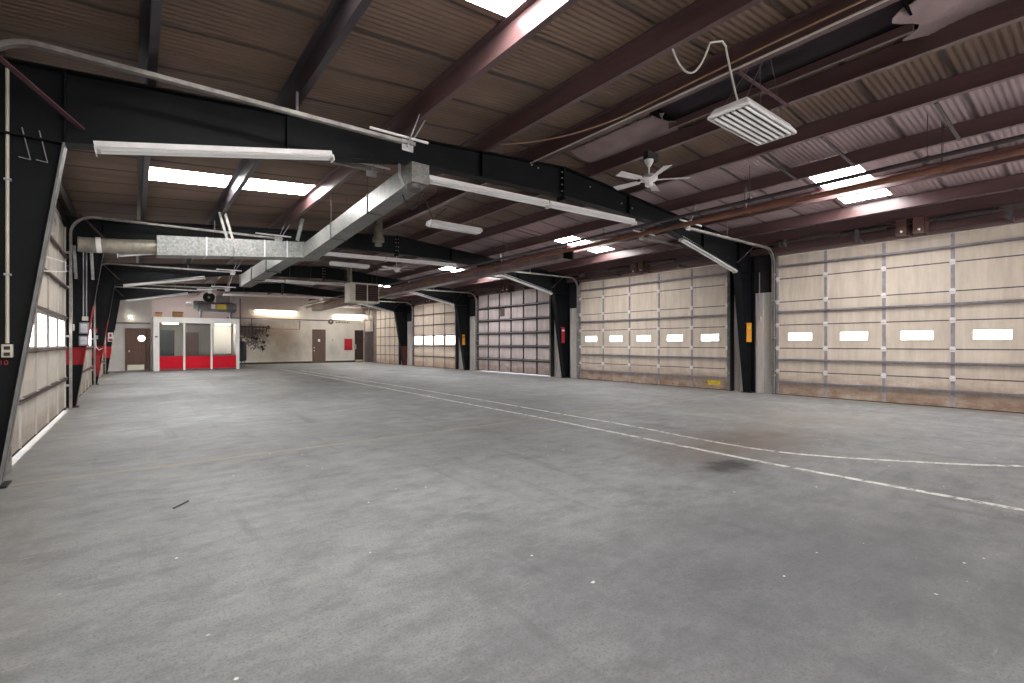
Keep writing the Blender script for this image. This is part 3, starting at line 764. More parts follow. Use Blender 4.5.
# hanging wraparound lights
def wrap_light(p, length, label, rods=True):
    x, y, z = p; root = thing('hanging_light', (x, y, z), label, 'hanging light', 'hanging wraparound lights')
    m = MB().prism([(x-length/2, y-.15, z), (x-length/2, y+.15, z), (x-length/2, y+.11, z+.085), (x-length/2, y-.11, z+.085)], (length, 0, 0))
    m.build('housing', 'white', root, bevel=.008)
    MB().prism([(x-length/2+.02, y-.12, z-.004), (x-length/2+.02, y+.12, z-.004), (x-length/2+.02, y+.09, z-.03), (x-length/2+.02, y-.09, z-.03)], (length-.04, 0, 0)).build('diffuser', 'white', root)
    for e in (-.42, .42):
        xx = x+e*length*.85; MB().tube([(xx, y, z+.08), (xx+.04, y, ztop(xx)+.15)], .005, 6).build('hanging_wire', 'darkgalv', root)
    return root
wrap_light((5.26, 8.7, 3.745), 1.22, 'white hanging light just behind the nearest black frame, past the duct end')
wrap_light((5.25, 14.95, 3.76), 1.18, 'white hanging light behind the second black frame, above the boxy heater')
wrap_light((5.12, 20.2, 3.74), 1.1, 'small white hanging light far back, left of the boxy heater')

# ---- high bay fluorescent hanging near the camera
hb = thing('high_bay_light', (5.45, 2.63, 3.8), 'white six-tube high bay light hanging by a cord at upper right', 'hanging light')
x0, x1, y0, y1, z = 4.89, 6.02, 2.39, 2.84, 3.80
MB().hexa([(x0, y0, z), (x1, y0, z), (x1, y1, z), (x0, y1, z), (x0+.06, y0+.05, z+.085), (x1-.06, y0+.05, z+.085), (x1-.06, y1-.05, z+.085), (x0+.06, y1-.05, z+.085)]).build('housing', 'white', hb, bevel=.006)
rim = MB()
rim.box(x0, x1, y0, y0+.02, z-.03, z).box(x0, x1, y1-.02, y1, z-.03, z).box(x0, x0+.02, y0+.02, y1-.02, z-.03, z).box(x1-.02, x1, y0+.02, y1-.02, z-.03, z)
rim.build('rim', 'white', hb)
n = 6; w = (y1-y0-.05)/n
for i in range(n):
    yc = y0+.025+w*(i+.5)
    MB().tube([(x0+.05, yc, z-.020), (x1-.05, yc, z-.020)], .019, 12).build('lamp_tube', 'tube', hb, smooth=True)
MB().box(x0+.02, x1-.02, y0+.02, y1-.02, z-.002, z+.0).build('reflector', 'gridsteel', hb)
for xx in (x0+.12, x1-.12):
    for yy in (y0+.1, y1-.1): MB().tube([(xx, yy, z+.08), (5.6 if xx < 5.4 else 5.75, (yy+2.62)/2, 4.60)], .004, 6).build('hanging_wire', 'darkgalv', hb)
def sag(p, q, d, n=14):
    p, q = Vector(p), Vector(q)
    return [p.lerp(q, t/n)+Vector((0, 0, -d*4*(t/n)*(1-t/n))) for t in range(n+1)]
cord = sag((4.50, 3.02, 4.50), (4.84, 2.78, 4.56), .30)+[Vector((4.98, 2.72, 4.60))]+sag((5.05, 2.72, 4.57), (5.38, 2.70, 3.89), .06)
MB().tube(cord, .011, 8).build('power_cord', 'cable', hb, smooth=True)

# ---- ceiling fans
def ceiling_fan(c, zc, rod_top, label, phase, R=.66):
    x, y = c; root = thing('ceiling_fan', (x, y, zc), label, 'ceiling fan', 'white ceiling fans')
    MB().lathe((x, y, rod_top), (0, 0, -1), [(0, .075), (.03, .075), (.11, .03), (.12, .015)], 20).build('canopy', 'white', root, smooth=True)
    MB().tube([(x, y, rod_top-.1), (x, y, zc+.07)], .014, 10, (0, 1, 0)).build('down_rod', 'white', root)
    MB().box(x-.09, x+.20, y-.05, y+.05, rod_top, ztop(x)+.01).build('mounting_bracket', 'rubber', root)
    MB().lathe((x, y, zc+.09), (0, 0, -1), [(0, .03), (.01, .09), (.04, .14), (.09, .145), (.12, .11), (.14, .07), (.20, .065), (.22, .03)], 24).build('motor', 'white', root, smooth=True)
    for i in range(5):
        a = phase+i*2*math.pi/5; d = Vector((math.cos(a), math.sin(a), 0)); s_ = Vector((-d.y, d.x, 0)); c0 = Vector((x, y, zc-.01))
        t = s_*math.cos(.2)+Vector((0, 0, math.sin(.2)))
        pts = [c0+d*.20-t*.055, c0+d*R-t*.075, c0+d*R+t*.075, c0+d*.20+t*.055]
        bl = MB().prism(pts, (0, 0, .008)).build('blade', 'white', root)
        MB().bar(c0+d*.10, c0+d*.24, .05, .008).build('blade_iron', 'white', bl)
    return root
ceiling_fan((6.87, 5.05), 4.13, 4.46, 'white five-blade ceiling fan close above the nearest frame at right', .45)
ceiling_fan((7.23, 15.9), 3.98, ztop(7.2)+.05, 'distant white ceiling fan beyond the second frame', 1.0)

# ---- ductwork
du = thing('galvanised_duct', (3.2, 9.4, 3.7), 'rectangular galvanised duct running back from an open end under the nearest frame', 'duct', 'galvanised ductwork')
MB().hexa([(3.05, 6.2, 3.62), (3.32, 6.2, 3.62), (3.60, 12.55, 3.46), (3.25, 12.55, 3.46), (3.05, 6.2, 3.90), (3.32, 6.2, 3.90), (3.60, 12.55, 3.80), (3.25, 12.55, 3.80)]).build('duct_run', 'duct', du)
for t in (.28, .62):
    yy = 6.2+6.35*t; xx = 3.05+.2*t; za = 3.62-.16*t; zb = 3.90-.10*t; ww = .27+.08*t
    MB().box(xx-.012, xx+ww+.014, yy, yy+.03, za-.014, zb+.014).build('flange_joint', 'darkgalv', du)
    for q in (0, ww): MB().tube([(xx+q, yy, zb), (xx+q, yy, ztop(xx)+.1)], .005, 6, (0, 1, 0)).build('hanging_wire', 'darkgalv', du)
MB().lathe((3.13, 6.30, 3.60), (0, 0, -1), [(0, .11), (.06, .11), (.09, .08), (.1, .03)], 16).build('damper_motor', 'darkgalv', du, smooth=True)
MB().tube([(3.0, 6.5, 3.93), (2.98, 6.45, 3.75), (3.02, 6.4, 3.6)], .02, 8).build('strap', 'galv', du)
MB().tube(sag((3.05, 6.5, 3.5), (3.32, 6.4, 3.55), .22)+[Vector((3.6, 6.6, 3.25)), Vector((4.3, 7.4, 3.72))], .008, 6).build('cable', 'rubber', du)
cd = thing('cross_duct', (1.8, 12.75, 3.5), 'spangled galvanised duct crossing from left to the branch before the second frame', 'duct', 'galvanised ductwork')
MB().hexa([(.35, 12.5, 3.20), (3.24, 12.5, 3.46), (3.24, 13.0, 3.46), (.35, 13.0, 3.20), (.35, 12.5, 3.61), (3.24, 12.5, 3.84), (3.24, 13.0, 3.84), (.35, 13.0, 3.61)]).build('duct_run', 'duct', cd)
for t in (.30, .48, .70, .87):
    xx = .35+2.89*t; MB().hexa([(xx, 12.49, 3.195+.26*t), (xx+.03, 12.49, 3.195+.26*t), (xx+.03, 13.01, 3.195+.26*t), (xx, 13.01, 3.195+.26*t), (xx, 12.49, 3.617+.23*t), (xx+.03, 12.49, 3.617+.23*t), (xx+.03, 13.01, 3.617+.23*t), (xx, 13.01, 3.617+.23*t)]).build('flange_joint', 'galv' if t != .48 else 'darkgalv', cd)
MB().hexa([(3.24, 12.48, 3.45), (3.66, 12.6, 3.45), (3.66, 13.02, 3.47), (3.24, 13.02, 3.45), (3.24, 12.48, 3.85), (3.66, 12.6, 3.82), (3.66, 13.02, 3.83), (3.24, 13.02, 3.85)]).build('tee_box', 'duct', cd)
for xx in (1.47, 1.58): MB().bar((xx+.2, 12.485, 3.52), (xx, 12.5, 4.28), .05, .006, (0, 1, 0)).build('strap', 'duct', cd)
MB().bar((3.1, 12.48, 3.85), (3.22, 12.45, 4.40), .08, .012, (0, 1, 0)).build('strap', 'duct', cd)
rd = MB().tube([(-.90, 12.73, 3.30), (-.8, 12.74, 3.30), (-.2, 12.75, 3.345), (.36, 12.75, 3.40)], .15, 20).build('round_duct', 'rduct', cd, smooth=True)
MB().tube([(-.62, 12.72, 3.318), (-.54, 12.72, 3.324)], .156, 20).build('strap', 'white', rd)
bd = thing('branch_duct', (3.2, 16.5, 3.5), 'galvanised branch duct receding past the crossing duct to an open end', 'duct', 'galvanised ductwork')
MB().hexa([(2.95, 13.03, 3.46), (3.30, 13.03, 3.46), (3.36, 20, 3.42), (3.0, 20, 3.42), (2.95, 13.03, 3.80), (3.30, 13.03, 3.80), (3.36, 20, 3.84), (3.0, 20, 3.84)]).build('duct_run', 'duct', bd)
for yy in (15.3, 17.6, 19.8): MB().box(2.95, 3.36, yy, yy+.03, 3.41, 3.85).build('flange_joint', 'darkgalv', bd)
vp = thing('flue_pipe', (5.35, 12.95, 4.2), 'short grey flue pipe dropping from the roof in front of the second frame', 'pipe')
MB().lathe((5.35, 12.95, 4.81), (0, 0, -1), [(0, .12), (.45, .12), (.5, .16), (.62, .16), (.64, .10), (.74, .10)], 16).build('pipe', 'rduct', vp, smooth=True)
# rusty duct and pipes high along the right side
rdc = thing('rusty_duct', (9.4, 20, 3.7), 'long rusty rectangular duct with an open black end high along the right side', 'duct')
m = MB(); 
secs = [(9.15, 9.55, 9.5, 3.66, 3.94), (9.15, 9.55, 20, 3.62, 3.94), (9.14, 9.6, 26, 3.58, 3.92), (9.1, 9.66, 33, 3.50, 3.9)]
rings = [[m.bm.verts.new(p) for p in ((a, y, z0), (b, y, z0), (b, y, z1), (a, y, z1))] for a, b, y, z0, z1 in secs]
for r0, r1 in zip(rings, rings[1:]):
    for i in range(4): m.bm.faces.new((r0[i], r0[(i+1) % 4], r1[(i+1) % 4], r1[i]))
m.bm.faces.new(rings[-1])
m.build('duct_run', 'rustduct', rdc)
MB().box(9.165, 9.535, 9.55, 9.57, 3.675, 3.925).build('end_shade', 'void', rdc)  # black plate painted in for the shade inside the open duct
for yy in (12, 17, 24): MB().tube([(9.14, yy, 3.93), (9.14, yy, ztop(9.14)+.1)], .005, 6, (0, 1, 0)).build('hanging_wire', 'galv', rdc)
op = thing('rusty_pipe', (9.0, 15, 3.85), 'thick orange-brown rusty pipe running along the right side under the frames', 'pipe')
MB().tube([(9.0, YFRONT, 3.84), (9.0, 6.5, 3.82), (9.0, 20, 3.79), (9.0, 34, 3.76)], .047, 14).build('pipe_run', 'rustpipe', op, smooth=True)
for yy in (1.6, 4.4, 8.8, 12.5, 19, 25.5):
    MB().lathe((9.0, yy-.05, 3.82 if yy < 12 else 3.795), (0, 1, 0), [(0, .052), (.02, .058), (.09, .058), (.1, .052)], 14).build('coupling', 'rustpipe', op)
    for q in (-.04, .04): MB().tube([(9.0+q, yy+.07, 3.86), (9.05+q, yy+.07, ztop(9.05)+.08)], .005, 6, (0, 1, 0)).build('hanging_rod', 'darkpipe', op)
dp = thing('dark_pipe', (8.62, 15, 3.9), 'thin dark pipe running beside the orange-brown rusty pipe', 'pipe')
MB().tube([(8.62, YFRONT, 3.895), (8.62, 20, 3.89), (8.62, 34, 3.86)], .033, 12).build('pipe_run', 'darkpipe', dp, smooth=True)
for yy in (1.75, 4.2, 7.6, 11.5, 18.6):
    MB().lathe((8.62, yy-.03, 3.895), (0, 1, 0), [(0, .042), (.06, .042)], 12).build('coupling', 'darkpipe', dp)
    MB().tube([(8.62, yy, 3.92), (8.62, yy, ztop(8.62)+.08)], .005, 6, (0, 1, 0)).build('hanging_rod', 'darkpipe', dp)
c1 = MB().tube([(5.52, 1.0, ztop(5.52)-.02), (5.52, 6.2, ztop(5.52)-.02), (5.5, 13, ztop(5.5)-.02)], .013, 8).build('conduit', 'cable'); tag(c1, 'pale straight conduit clipped under the fifth purlin near the ridge vent', 'conduit', 'roof conduits')
c2 = MB().tube([(5.50, -.5, ztop(5.5)+.06), (5.46, 2.5, ztop(5.46)+.05), (5.40, 4.4, ztop(5.4)-.02)]+[(5.40-.9*t/8, 4.4+1.9*t/8, ztop(5.4)-.03-.10*math.sin(math.pi*t/8)) for t in range(1, 9)], .011, 8).build('cable', 'cableorange'); tag(c2, 'orange cable along the fifth purlin drooping to the fourth', 'cable', 'roof conduits')

# ---- unit heater
uh = thing('unit_heater', (7.05, 18.5, 3.3), 'boxy cream unit heater with dark louvres hanging near the back', 'heater')
MB().box(6.50, 7.68, 18.5, 19.1, 2.95, 3.72).build('cabinet', 'cream_box', uh, bevel=.02)
for (a, b) in ((6.72, 7.16), (7.20, 7.64)):
    bk = MB().box(a, b, 18.49, 18.505, 3.02, 3.66).build('louvre_opening', 'rubber', uh)
    for i in range(7): MB().prism([(a, 18.48, 3.05+i*.088), (a, 18.44, 3.09+i*.088), (a, 18.445, 3.10+i*.088), (a, 18.485, 3.06+i*.088)], (b-a, 0, 0)).build('louvre', 'brownplate', bk)
MB().box(6.69, 7.67, 18.455, 18.498, 3.66, 3.70).box(6.69, 7.67, 18.455, 18.498, 2.98, 3.02).box(7.16, 7.20, 18.455, 18.498, 3.02, 3.66).build('grille_frame', 'cream_box', uh)
MB().lathe((6.56, 18.7, 3.72), (0, 0, 1), [(0, .12), (.06, .10), (.75, .09)], 14).build('flue', 'rduct', uh, smooth=True)
for xx in (6.5, 7.6):
    for yy in (18.56, 19.04): MB().tube([(xx, yy, 3.7), (xx, yy, 4.5)], .007, 6, (0, 1, 0)).build('hanging_rod', 'darkpipe', uh)
for yy in (18.56, 19.04): MB().bar((5.6, yy, 4.53), (8.2, yy, 4.46), .04, .04).build('support_channel', 'darkgalv', uh)

# ---- glazed booth at the back
bo = thing('office_booth', (2.53, 29.5, 0), 'white booth with three glazed bays over bright red panels at the back', 'booth')
bx0, bx1, by0, by1, bh = .69, 4.40, 29.45, 33.2, 2.68
MB().box(bx0, bx1, by0, by0+.12, 2.40, bh).box(bx0, bx0+.24, by0, by0+.12, 0, 2.40).box(bx1-.15, bx1, by0, by0+.12, 0, 2.40).build('front_frame', 'boothwhite', bo)
MB().box(bx0, bx1, by0+.12, by1, 2.45, bh).build('roof', 'boothwhite', bo)
MB().box(bx0, bx0+.08, by0+.12, by1, 0, 2.45).box(bx1-.08, bx1, by0+.12, by1, 0, 2.45).box(bx0+.08, bx1-.08, by1-.1, by1, 0, 2.45).build('walls', 'interior', bo)
cols = [(bx0+.24, 1.90), (1.99, 3.08), (3.17, bx1-.15)]
for a, b in ((1.90, 1.99), (3.08, 3.17)): MB().box(a, b, by0-.01, by0+.11, 0.03, 2.40).build('mullion', 'boothwhite', bo)
for a, b in cols:
    MB().box(a, b, by0+.02, by0+.08, .09, .72).build('red_panel', 'boothred', bo)
    MB().box(a, b, by0+.045, by0+.055, .74, 2.40).build('window_pane', 'glass', bo)
    MB().box(a, b, by0+.01, by0+.10, .0, .09).box(a, b, by0+.01, by0+.1, .72, .745).box(a, a+.03, by0+.015, by0+.1, .745, 2.40).build('sash', 'darkgalv', bo)
MB().box(1.02, 1.72, 32.98, 33.08, 0, 2.1).build('inner_door', 'tank', bo); MB().box(2.15, 2.85, 32.98, 33.08, 0, 2.0).build('inner_door', 'wood', bo)
MB().box(3.30, 4.25, 31.2, 31.24, .8, 2.35).build('blind', 'boothwhite', bo)
MB().box(1.1, 1.75, 30.4, 30.8, 2.38, 2.42).build('ceiling_lamp', 'bulb', bo)
MB().box(bx0+.06, bx0+.17, by0-.012, by0, 1.66, 1.73).build('name_plate', 'darkgalv', bo)
# things lying on the booth roof
MB().box(3.4, 4.1, 30.3, 30.6, 2.38, 2.42).build('ceiling_lamp', 'bulb', bo)
ac = thing('air_compressor', (3.5, 31, bh), 'grey horizontal air compressor on the booth roof', 'compressor')
MB().lathe((2.62, 31, 3.28), (1, 0, 0), [(0, .05), (.02, .17), (.10, .25), (1.62, .25), (1.72, .17), (1.75, .05)], 24).build('tank', 'compressor', ac, smooth=True)
for xx in (2.85, 4.1): MB().box(xx-.04, xx+.04, 30.78, 31.22, bh, 3.10).build('foot', 'compressor', ac)
MB().lathe((2.25, 31, 3.38), (1, 0, 0), [(0, .06), (.05, .09), (.2, .09), (.22, .05), (.4, .05)], 14).build('valve', 'white', ac, smooth=True)
MB().box(2.55, 3.05, 30.85, 31.15, 3.16, 3.56).build('motor_housing', 'compgreen', ac, bevel=.04)
MB().lathe((3.17, 30.85, 3.74), (0, 1, 0), [(0, .07), (.01, .24), (.06, .25), (.08, .24), (.09, .10)], 24).build('flywheel', 'rubber', ac, smooth=True)
MB().lathe((3.17, 30.80, 3.74), (0, 1, 0), [(0, .03), (.05, .06)], 12).build('hub', 'galv', ac)
MB().box(3.45, 4.05, 30.85, 31.15, 3.52, 3.86).build('belt_guard', 'compressor', ac, bevel=.03)
MB().lathe((4.28, 31, 3.50), (0, 0, 1), [(0, .15), (.2, .15), (.22, .11), (.26, .14), (.30, .11), (.34, .14), (.42, .06)], 16).build('pump', 'galv', ac, smooth=True)
MB().box(3.25, 3.42, 30.735, 30.75, 3.18, 3.40).build('rating_plate', 'white', ac); MB().box(3.45, 3.88, 30.735, 30.75, 3.17, 3.42).build('warning_plate', 'yellow', ac)
for o in list(ac.children): o.matrix_parent_inverse = Matrix.Translation((.02, 0, 0)) @ Matrix.Scale(1.13, 4) @ o.matrix_parent_inverse
def carton(x, y, w, h, label):
    r = thing('cardboard_box', (x, y, bh), label, 'box', 'boxes on the booth roof')
    MB().box(x-w/2, x+w/2, y-.14, y+.14, bh, bh+h).build('carton', 'cardboard', r)
    MB().prism([(x-w/2, y-.14, bh+h), (x+w/2, y-.14, bh+h), (x+w/2, y-.24, bh+h+.05), (x-w/2, y-.24, bh+h+.05)], (0, 0, .006)).build('flap', 'cardboard', r)
carton(.92, 30.2, .28, .20, 'small brown carton at the left end of the booth roof')
carton(1.72, 30.3, .46, .26, 'larger brown carton on the booth roof left of the compressor')
# black vertical tank beside the booth
tk = thing('black_tank', (4.95, 32.6, 0), 'black upright tank on legs beside the right side of the booth', 'tank')
MB().lathe((4.95, 32.6, .28), (0, 0, 1), [(0, .05), (.04, .22), (.12, .30), (1.1, .30), (1.2, .22), (1.25, .06)], 22).build('vessel', 'tank', tk, smooth=True)
for a in (.5, 2.6, 4.7): MB().bar((4.95+.24*math.cos(a), 32.6+.24*math.sin(a), 0), (4.95+.24*math.cos(a), 32.6+.24*math.sin(a), .42), .05, .02, (0, 1, 0)).build('leg', 'tank', tk)
MB().lathe((4.95, 32.6, 1.53), (0, 0, 1), [(0, .06), (.12, .05), (.14, .14), (.2, .14), (.22, .04)], 14).build('top_fitting', 'tank', tk)

# ---- doors and fittings of the back wall
def man_door(num, x0, x1, y, h, mat, label, kick=None, frame_mat='wood_dark'):
    r = thing('door_%d' % num, ((x0+x1)/2, y, 0), label, 'door', None, 'structure')
    MB().box(x0+.05, x1-.05, y-.05, y-.005, .02, h-.05).build('door_leaf', mat, r)
    MB().box(x0, x0+.05, y-.07, y-.002, 0, h).box(x1-.05, x1, y-.07, y-.002, 0, h).box(x0+.05, x1-.05, y-.07, y-.002, h-.05, h).build('door_frame', frame_mat, r)
    if kick: MB().box(x0+.08, x1-kick, y-.056, y-.05, .04, .30).build('kick_plate', 'brass', r)
    return r
a = man_door(9, -.40, .60, 30.7, 2.12, 'wood', 'brown wooden door with pale kick plate at far left', .25, 'wood')
MB().lathe((-.25, 30.65, .98), (0, -1, 0), [(0, .03), (.04, .03), (.05, .04), (.08, .03)], 12).build('door_handle', 'brass', a)
MB().lathe((.24, 30.652, 1.62), (0, -1, 0), [(0, .13), (.012, .13)], 20).build('reflected_glow', 'bulb', a)  # glowing disc added in place of a reflection on the door leaf
MB().box(.40, .47, 30.64, 30.652, .1, 2.02).build('side_panel', 'wood_dark', a)
b_ = man_door(10, 9.84, 10.74, YB, 2.37, 'wood_grey', 'taupe brown door with a small white sign in the back wall', None, 'wood_grey')
MB().box(10.22, 10.36, YB-.06, YB-.048, 1.50, 1.68).build('door_sign', 'white', b_)
for zz in (1.08, .86): MB().lathe((9.95, YB-.05, zz), (0, -1, 0), [(0, .03), (.04, .03), (.05, .04), (.08, .03)], 12).build('door_handle', 'brass', b_)
c_ = man_door(11, 12.86, 13.50, YB, 2.36, 'wood_dark', 'narrow dark brown door at the right end of the back wall')
MB().box(12.90, 12.95, YB-.085, YB-.05, .95, 1.3).build('door_handle', 'brass', c_)
MB().box(12.9, 13.46, YB-.06, YB-.048, .04, .16).build('kick_plate', 'brass', c_)
nb = thing('notice_board', (12.4, YB, 1.3), 'plain red rectangular board on the back wall', 'board')
MB().box(12.10, 12.68, YB-.03, YB-.003, .90, 1.70).build('panel', 'board', nb); MB().box(12.08, 12.70, YB-.036, YB-.003, 1.70, 1.72).box(12.08, 12.70, YB-.036, YB-.003, .88, .90).build('edging', 'red', nb)
ws = thing('wall_sign', (11.7, YB, 2.9), 'small worn sign with a round red-brown emblem high on the back wall', 'sign')
MB().lathe((11.12, YB-.003, 2.94), (0, -1, 0), [(0, .19), (.03, .19)], 24).build('emblem', 'brownplate', ws)
MB().lathe((11.12, YB-.033, 2.97), (0, -1, 0), [(0, .07), (.006, .06)], 5).build('emblem_mark', 'cream_box', ws)
MB().box(11.34, 12.62, YB-.02, YB-.003, 2.80, 3.02).build('sign_strip', 'cream_box', ws)
xx = 11.48
for w_ in (.07, .05, .09, .06, .08, .05, .07, .09, .06): MB().box(xx, xx+w_, YB-.026, YB-.02, 2.85, 2.93+.03*random.random()).build('illegible_mark', 'brownplate', ws); xx += w_+.045
def lit_strip(x0, x1, z, mat, label):
    r = thing('wall_light', ((x0+x1)/2, YB, z), label, 'wall light', 'lit wall strip lights')
    MB().box(x0, x1, YB-.13, YB-.06, z+.06, z+.16).build('channel', 'white', r)
    for dz in (0, .05): MB().tube([(x0+.03, YB-.14, z+dz), (x1-.03, YB-.14, z+dz)], .02, 10).build('lamp_tube', mat, r)
    for xx in (x0+.3, x1-.3): MB().box(xx-.03, xx+.03, YB-.1, YB-.002, z+.08, z+.12).build('bracket', 'white', r)
    return r
lit_strip(6.2, 8.75, 3.48, 'lamp_on', 'lit warm strip light on the pinkish back wall right of the booth')
lit_strip(11.35, 13.75, 3.38, 'lamp_on_cool', 'lit white strip light at the right end of the back wall')
sl = thing('bulkhead_lamp', (-.2, 30.7, 2.7), 'small lit lamp above the far left brown door', 'lamp')
MB().lathe((-.2, 30.695, 2.68), (0, -1, 0), [(0, .09), (.03, .09)], 16).build('base', 'white', sl); MB().lathe((-.2, 30.665, 2.68), (0, -1, 0), [(0, .075), (.05, .065), (.08, .03)], 16).build('globe', 'bulb', sl, smooth=True)
# conduit, pipes and clutter on the back wall
bc = MB().tube([(4.6, YB-.05, 3.02), (9.2, YB-.05, 3.02), (13.3, YB-.05, 3.04)], .028, 8).build('wall_conduit', 'darkgalv'); tag(bc, 'long grey conduit running level under the lit strip lights of the back wall', 'conduit', 'back wall conduits')
for xx, z0, z1, lb in ((5.35, 2.4, 4.3, 'dark conduit dropping down the back wall right of the booth'), (6.0, 2.3, 3.0, 'short dark conduit above the sooty patch'), (9.0, 2.35, 2.95, 'short conduit hooking down left of the taupe door')):
    o = MB().tube([(xx, YB-.05, z0), (xx, YB-.05, z1)], .025, 8, (0, 1, 0)).build('wall_conduit', 'darkpipe'); tag(o, lb, 'conduit', 'back wall conduits')
pr = MB().tube([(6.2, YB-.05, 2.36), (8.2, YB-.05, 2.34), (9.0, YB-.05, 2.36), (9.02, YB-.05, 2.6)], .03, 8).build('wall_pipe', 'cardboard'); tag(pr, 'rusty pipe along the back wall above the stained area', 'pipe')
vl = thing('pipe_valve', (7.0, YB, 2.4), 'round rusty valve on the back wall pipe', 'valve')
MB().lathe((7.0, YB-.03, 2.44), (0, -1, 0), [(0, .10), (.06, .12), (.1, .05)], 14).build('body', 'brownplate', vl); MB().tube([(7.0, YB-.1, 2.44), (7.0, YB-.1, 2.6)], .02, 8, (0, 1, 0)).build('stem', 'dirt', vl)
tr_ = thing('tool_rack', (5.9, YB, 2.2), 'blackened rack of hanging hoses and fittings on the sooty wall', 'rack')
MB().box(5.05, 7.0, YB-.06, YB-.03, 2.42, 2.50).build('rail', 'dirt', tr_)
for i in range(9):
    xx = 5.2+i*.21; L = .35+.5*random.random()
    MB().tube([(xx, YB-.09, 2.46), (xx+.03*random.random(), YB-.10, 2.46-L*.6), (xx-.04, YB-.09, 2.46-L)], .025, 8, (0, 1, 0)).build('hanging_hose', 'dirt', tr_)
for (xx, zz) in ((6.05, 1.75), (6.3, 1.70), (6.75, 1.45), (6.62, 1.15), (6.70, 1.0), (6.95, 1.9)):
    MB().lathe((xx, YB-.01, zz), (0, -1, 0), [(0, .09), (.03, .09), (.06, .04)], 10).build('fitting', 'dirt', tr_)
eb = thing('meter_box', (14.2, 35, 2.0), 'x', 'box')
bpy.data.objects.remove(eb)
eb = thing('wall_cabinet', (13.1, YB, 0), 'grey panel with cream box above at the corner beside the furthest right door', 'cabinet')
MB().box(13.54, 13.585, 33.9, 34.9, 0.02, 2.2).build('lower_panel', 'darkgalv', eb); MB().box(13.36, 13.59, 33.9, 34.8, 2.25, 3.0).build('upper_box', 'cream_box', eb)
MB().tube([(13.45, 34.3, 3.0), (13.45, 34.3, 4.1)], .05, 10, (0, 1, 0)).build('conduit', 'cream_box', eb)
for i, (xx, zz, w_, h_, lb) in enumerate(((11.25, 1.62, .12, .12, 'small dark switch on the back wall left of the red board'), (13.56, 1.66, .1, .1, 'small dark switch right of the narrow dark door'))):
    r = thing('wall_switch', (xx, YB, zz), lb, 'switch'); MB().box(xx-w_/2, xx+w_/2, YB-.03, YB-.002, zz-h_/2, zz+h_/2).build('plate', 'cream_box', r); MB().box(xx-.025, xx+.025, YB-.04, YB-.03, zz-.035, zz+.035).build('rocker', 'darkgalv', r)

# ---- fittings on the left columns
Y = YF[0]-.008
oc = thing('outlet_box', (-.955, Y, 1.28), 'cream power outlet box with conduit on the nearest black column', 'outlet')
MB().box(-.995, -.917, Y-.05, Y, 1.215, 1.34).build('box', 'cream_box', oc, bevel=.006)
for zz in (1.305, 1.247): MB().box(-.977, -.935, Y-.054, Y-.05, zz-.016, zz+.016).build('socket', 'dirt', oc)
MB().tube([(-.957, Y-.022, 1.35), (-.957, Y-.022, 3.95)], .014, 8, (0, 1, 0)).build('conduit', 'cream_box', oc, smooth=True)
for zz in (2.0, 2.9): MB().box(-.98, -.93, Y-.04, Y, zz-.01, zz+.01).build('clip', 'galv', oc)
hk = MB().tube([(-.72, YF[0]+.10, 2.22), (-.70, YF[0]+1.75, 2.38), (-.70, YF[0]+1.76, 2.26), (-.74, YF[0]+.10, 2.07)], .008, 6).build('wire_rack', 'white'); tag(hk, 'white wire bracket sticking out behind the nearest black column', 'bracket')
rk = thing('rod_hook', (-.9, Y, 3.3), 'thin wire hooks on the upper part of the nearest black column', 'hook')
for xx in (-.86, -.74): MB().tube([(xx, Y-.02, 3.42), (xx+.06, Y-.03, 3.12), (xx-.02, Y-.03, 3.13)], .005, 6, (0, 1, 0)).build('wire', 'galv', rk)
Y = YF[1]-.008
for (x0, x1, z0, z1, mt, lb, nm) in ((-.945, -.785, 1.56, 1.80, 'grey_box', 'upper grey electrical box on the second left column above the red band', 'electrical_box'), (-.95, -.79, 1.30, 1.52, 'grey_box', 'lower grey electrical box on the second left column above the red band', 'electrical_box'),
        (-1.10, -1.02, 1.62, 1.76, 'white', 'small white switch box left of the grey boxes on the second column', 'switch_box'), (-.90, -.80, 1.84, 1.93, 'cream_box', 'cream junction box on top of the upper grey electrical box', 'junction_box')):
    r = thing(nm, ((x0+x1)/2, Y, z0), lb, 'electrical box', 'boxes on the second left column')
    MB().box(x0, x1, Y-.09, Y, z0, z1).build('case', mt, r, bevel=.006); MB().box(x0+.025, x1-.025, Y-.096, Y-.09, z0+.03, z1-.03).build('cover', 'galv' if mt == 'grey_box' else mt, r)
for i, xx in enumerate((-1.06, -.88, -.83)):
    o = MB().tube([(xx, Y-.03, (1.76, 1.93, 1.93)[i]), (xx, Y-.03, 3.3)], .012, 8, (0, 1, 0)).build('column_conduit', 'galv'); tag(o, '%s thin grey conduit running up the second left column' % ('leftmost', 'middle', 'rightmost')[i], 'conduit', 'column conduits')
for i, xx in enumerate((-.99, -.72)):
    o = MB().bar((xx, Y-.10, 2.72), (xx-.03, Y-.10, 3.42), .05, .03, (0, 1, 0)).build('flat_bracket', 'galv'); tag(o, '%s flat steel bracket hanging below the round duct at the second left column' % ('left', 'right')[i], 'bracket', 'hanging brackets')
sb = thing('blue_lamp', (-1.08, Y, 2.95), 'small blue indicator lamp high on the second left column', 'lamp')
M['blue'] = paint('blue_lens', (0.03, 0.04, 0.28), (0.02, 0.03, .2), .3)
MB().lathe((-1.08, Y, 2.93), (0, -1, 0), [(0, .06), (.05, .06), (.09, .03)], 14).build('lens', 'blue', sb); MB().box(-1.15, -1.01, Y-.02, Y, 2.86, 3.0).build('base', 'grey_box', sb)
Y = YF[2]-.008
hs = thing('hose_reel', (-1.02, Y, 1.3), 'red hose hanging with its tap on the third left column', 'hose')
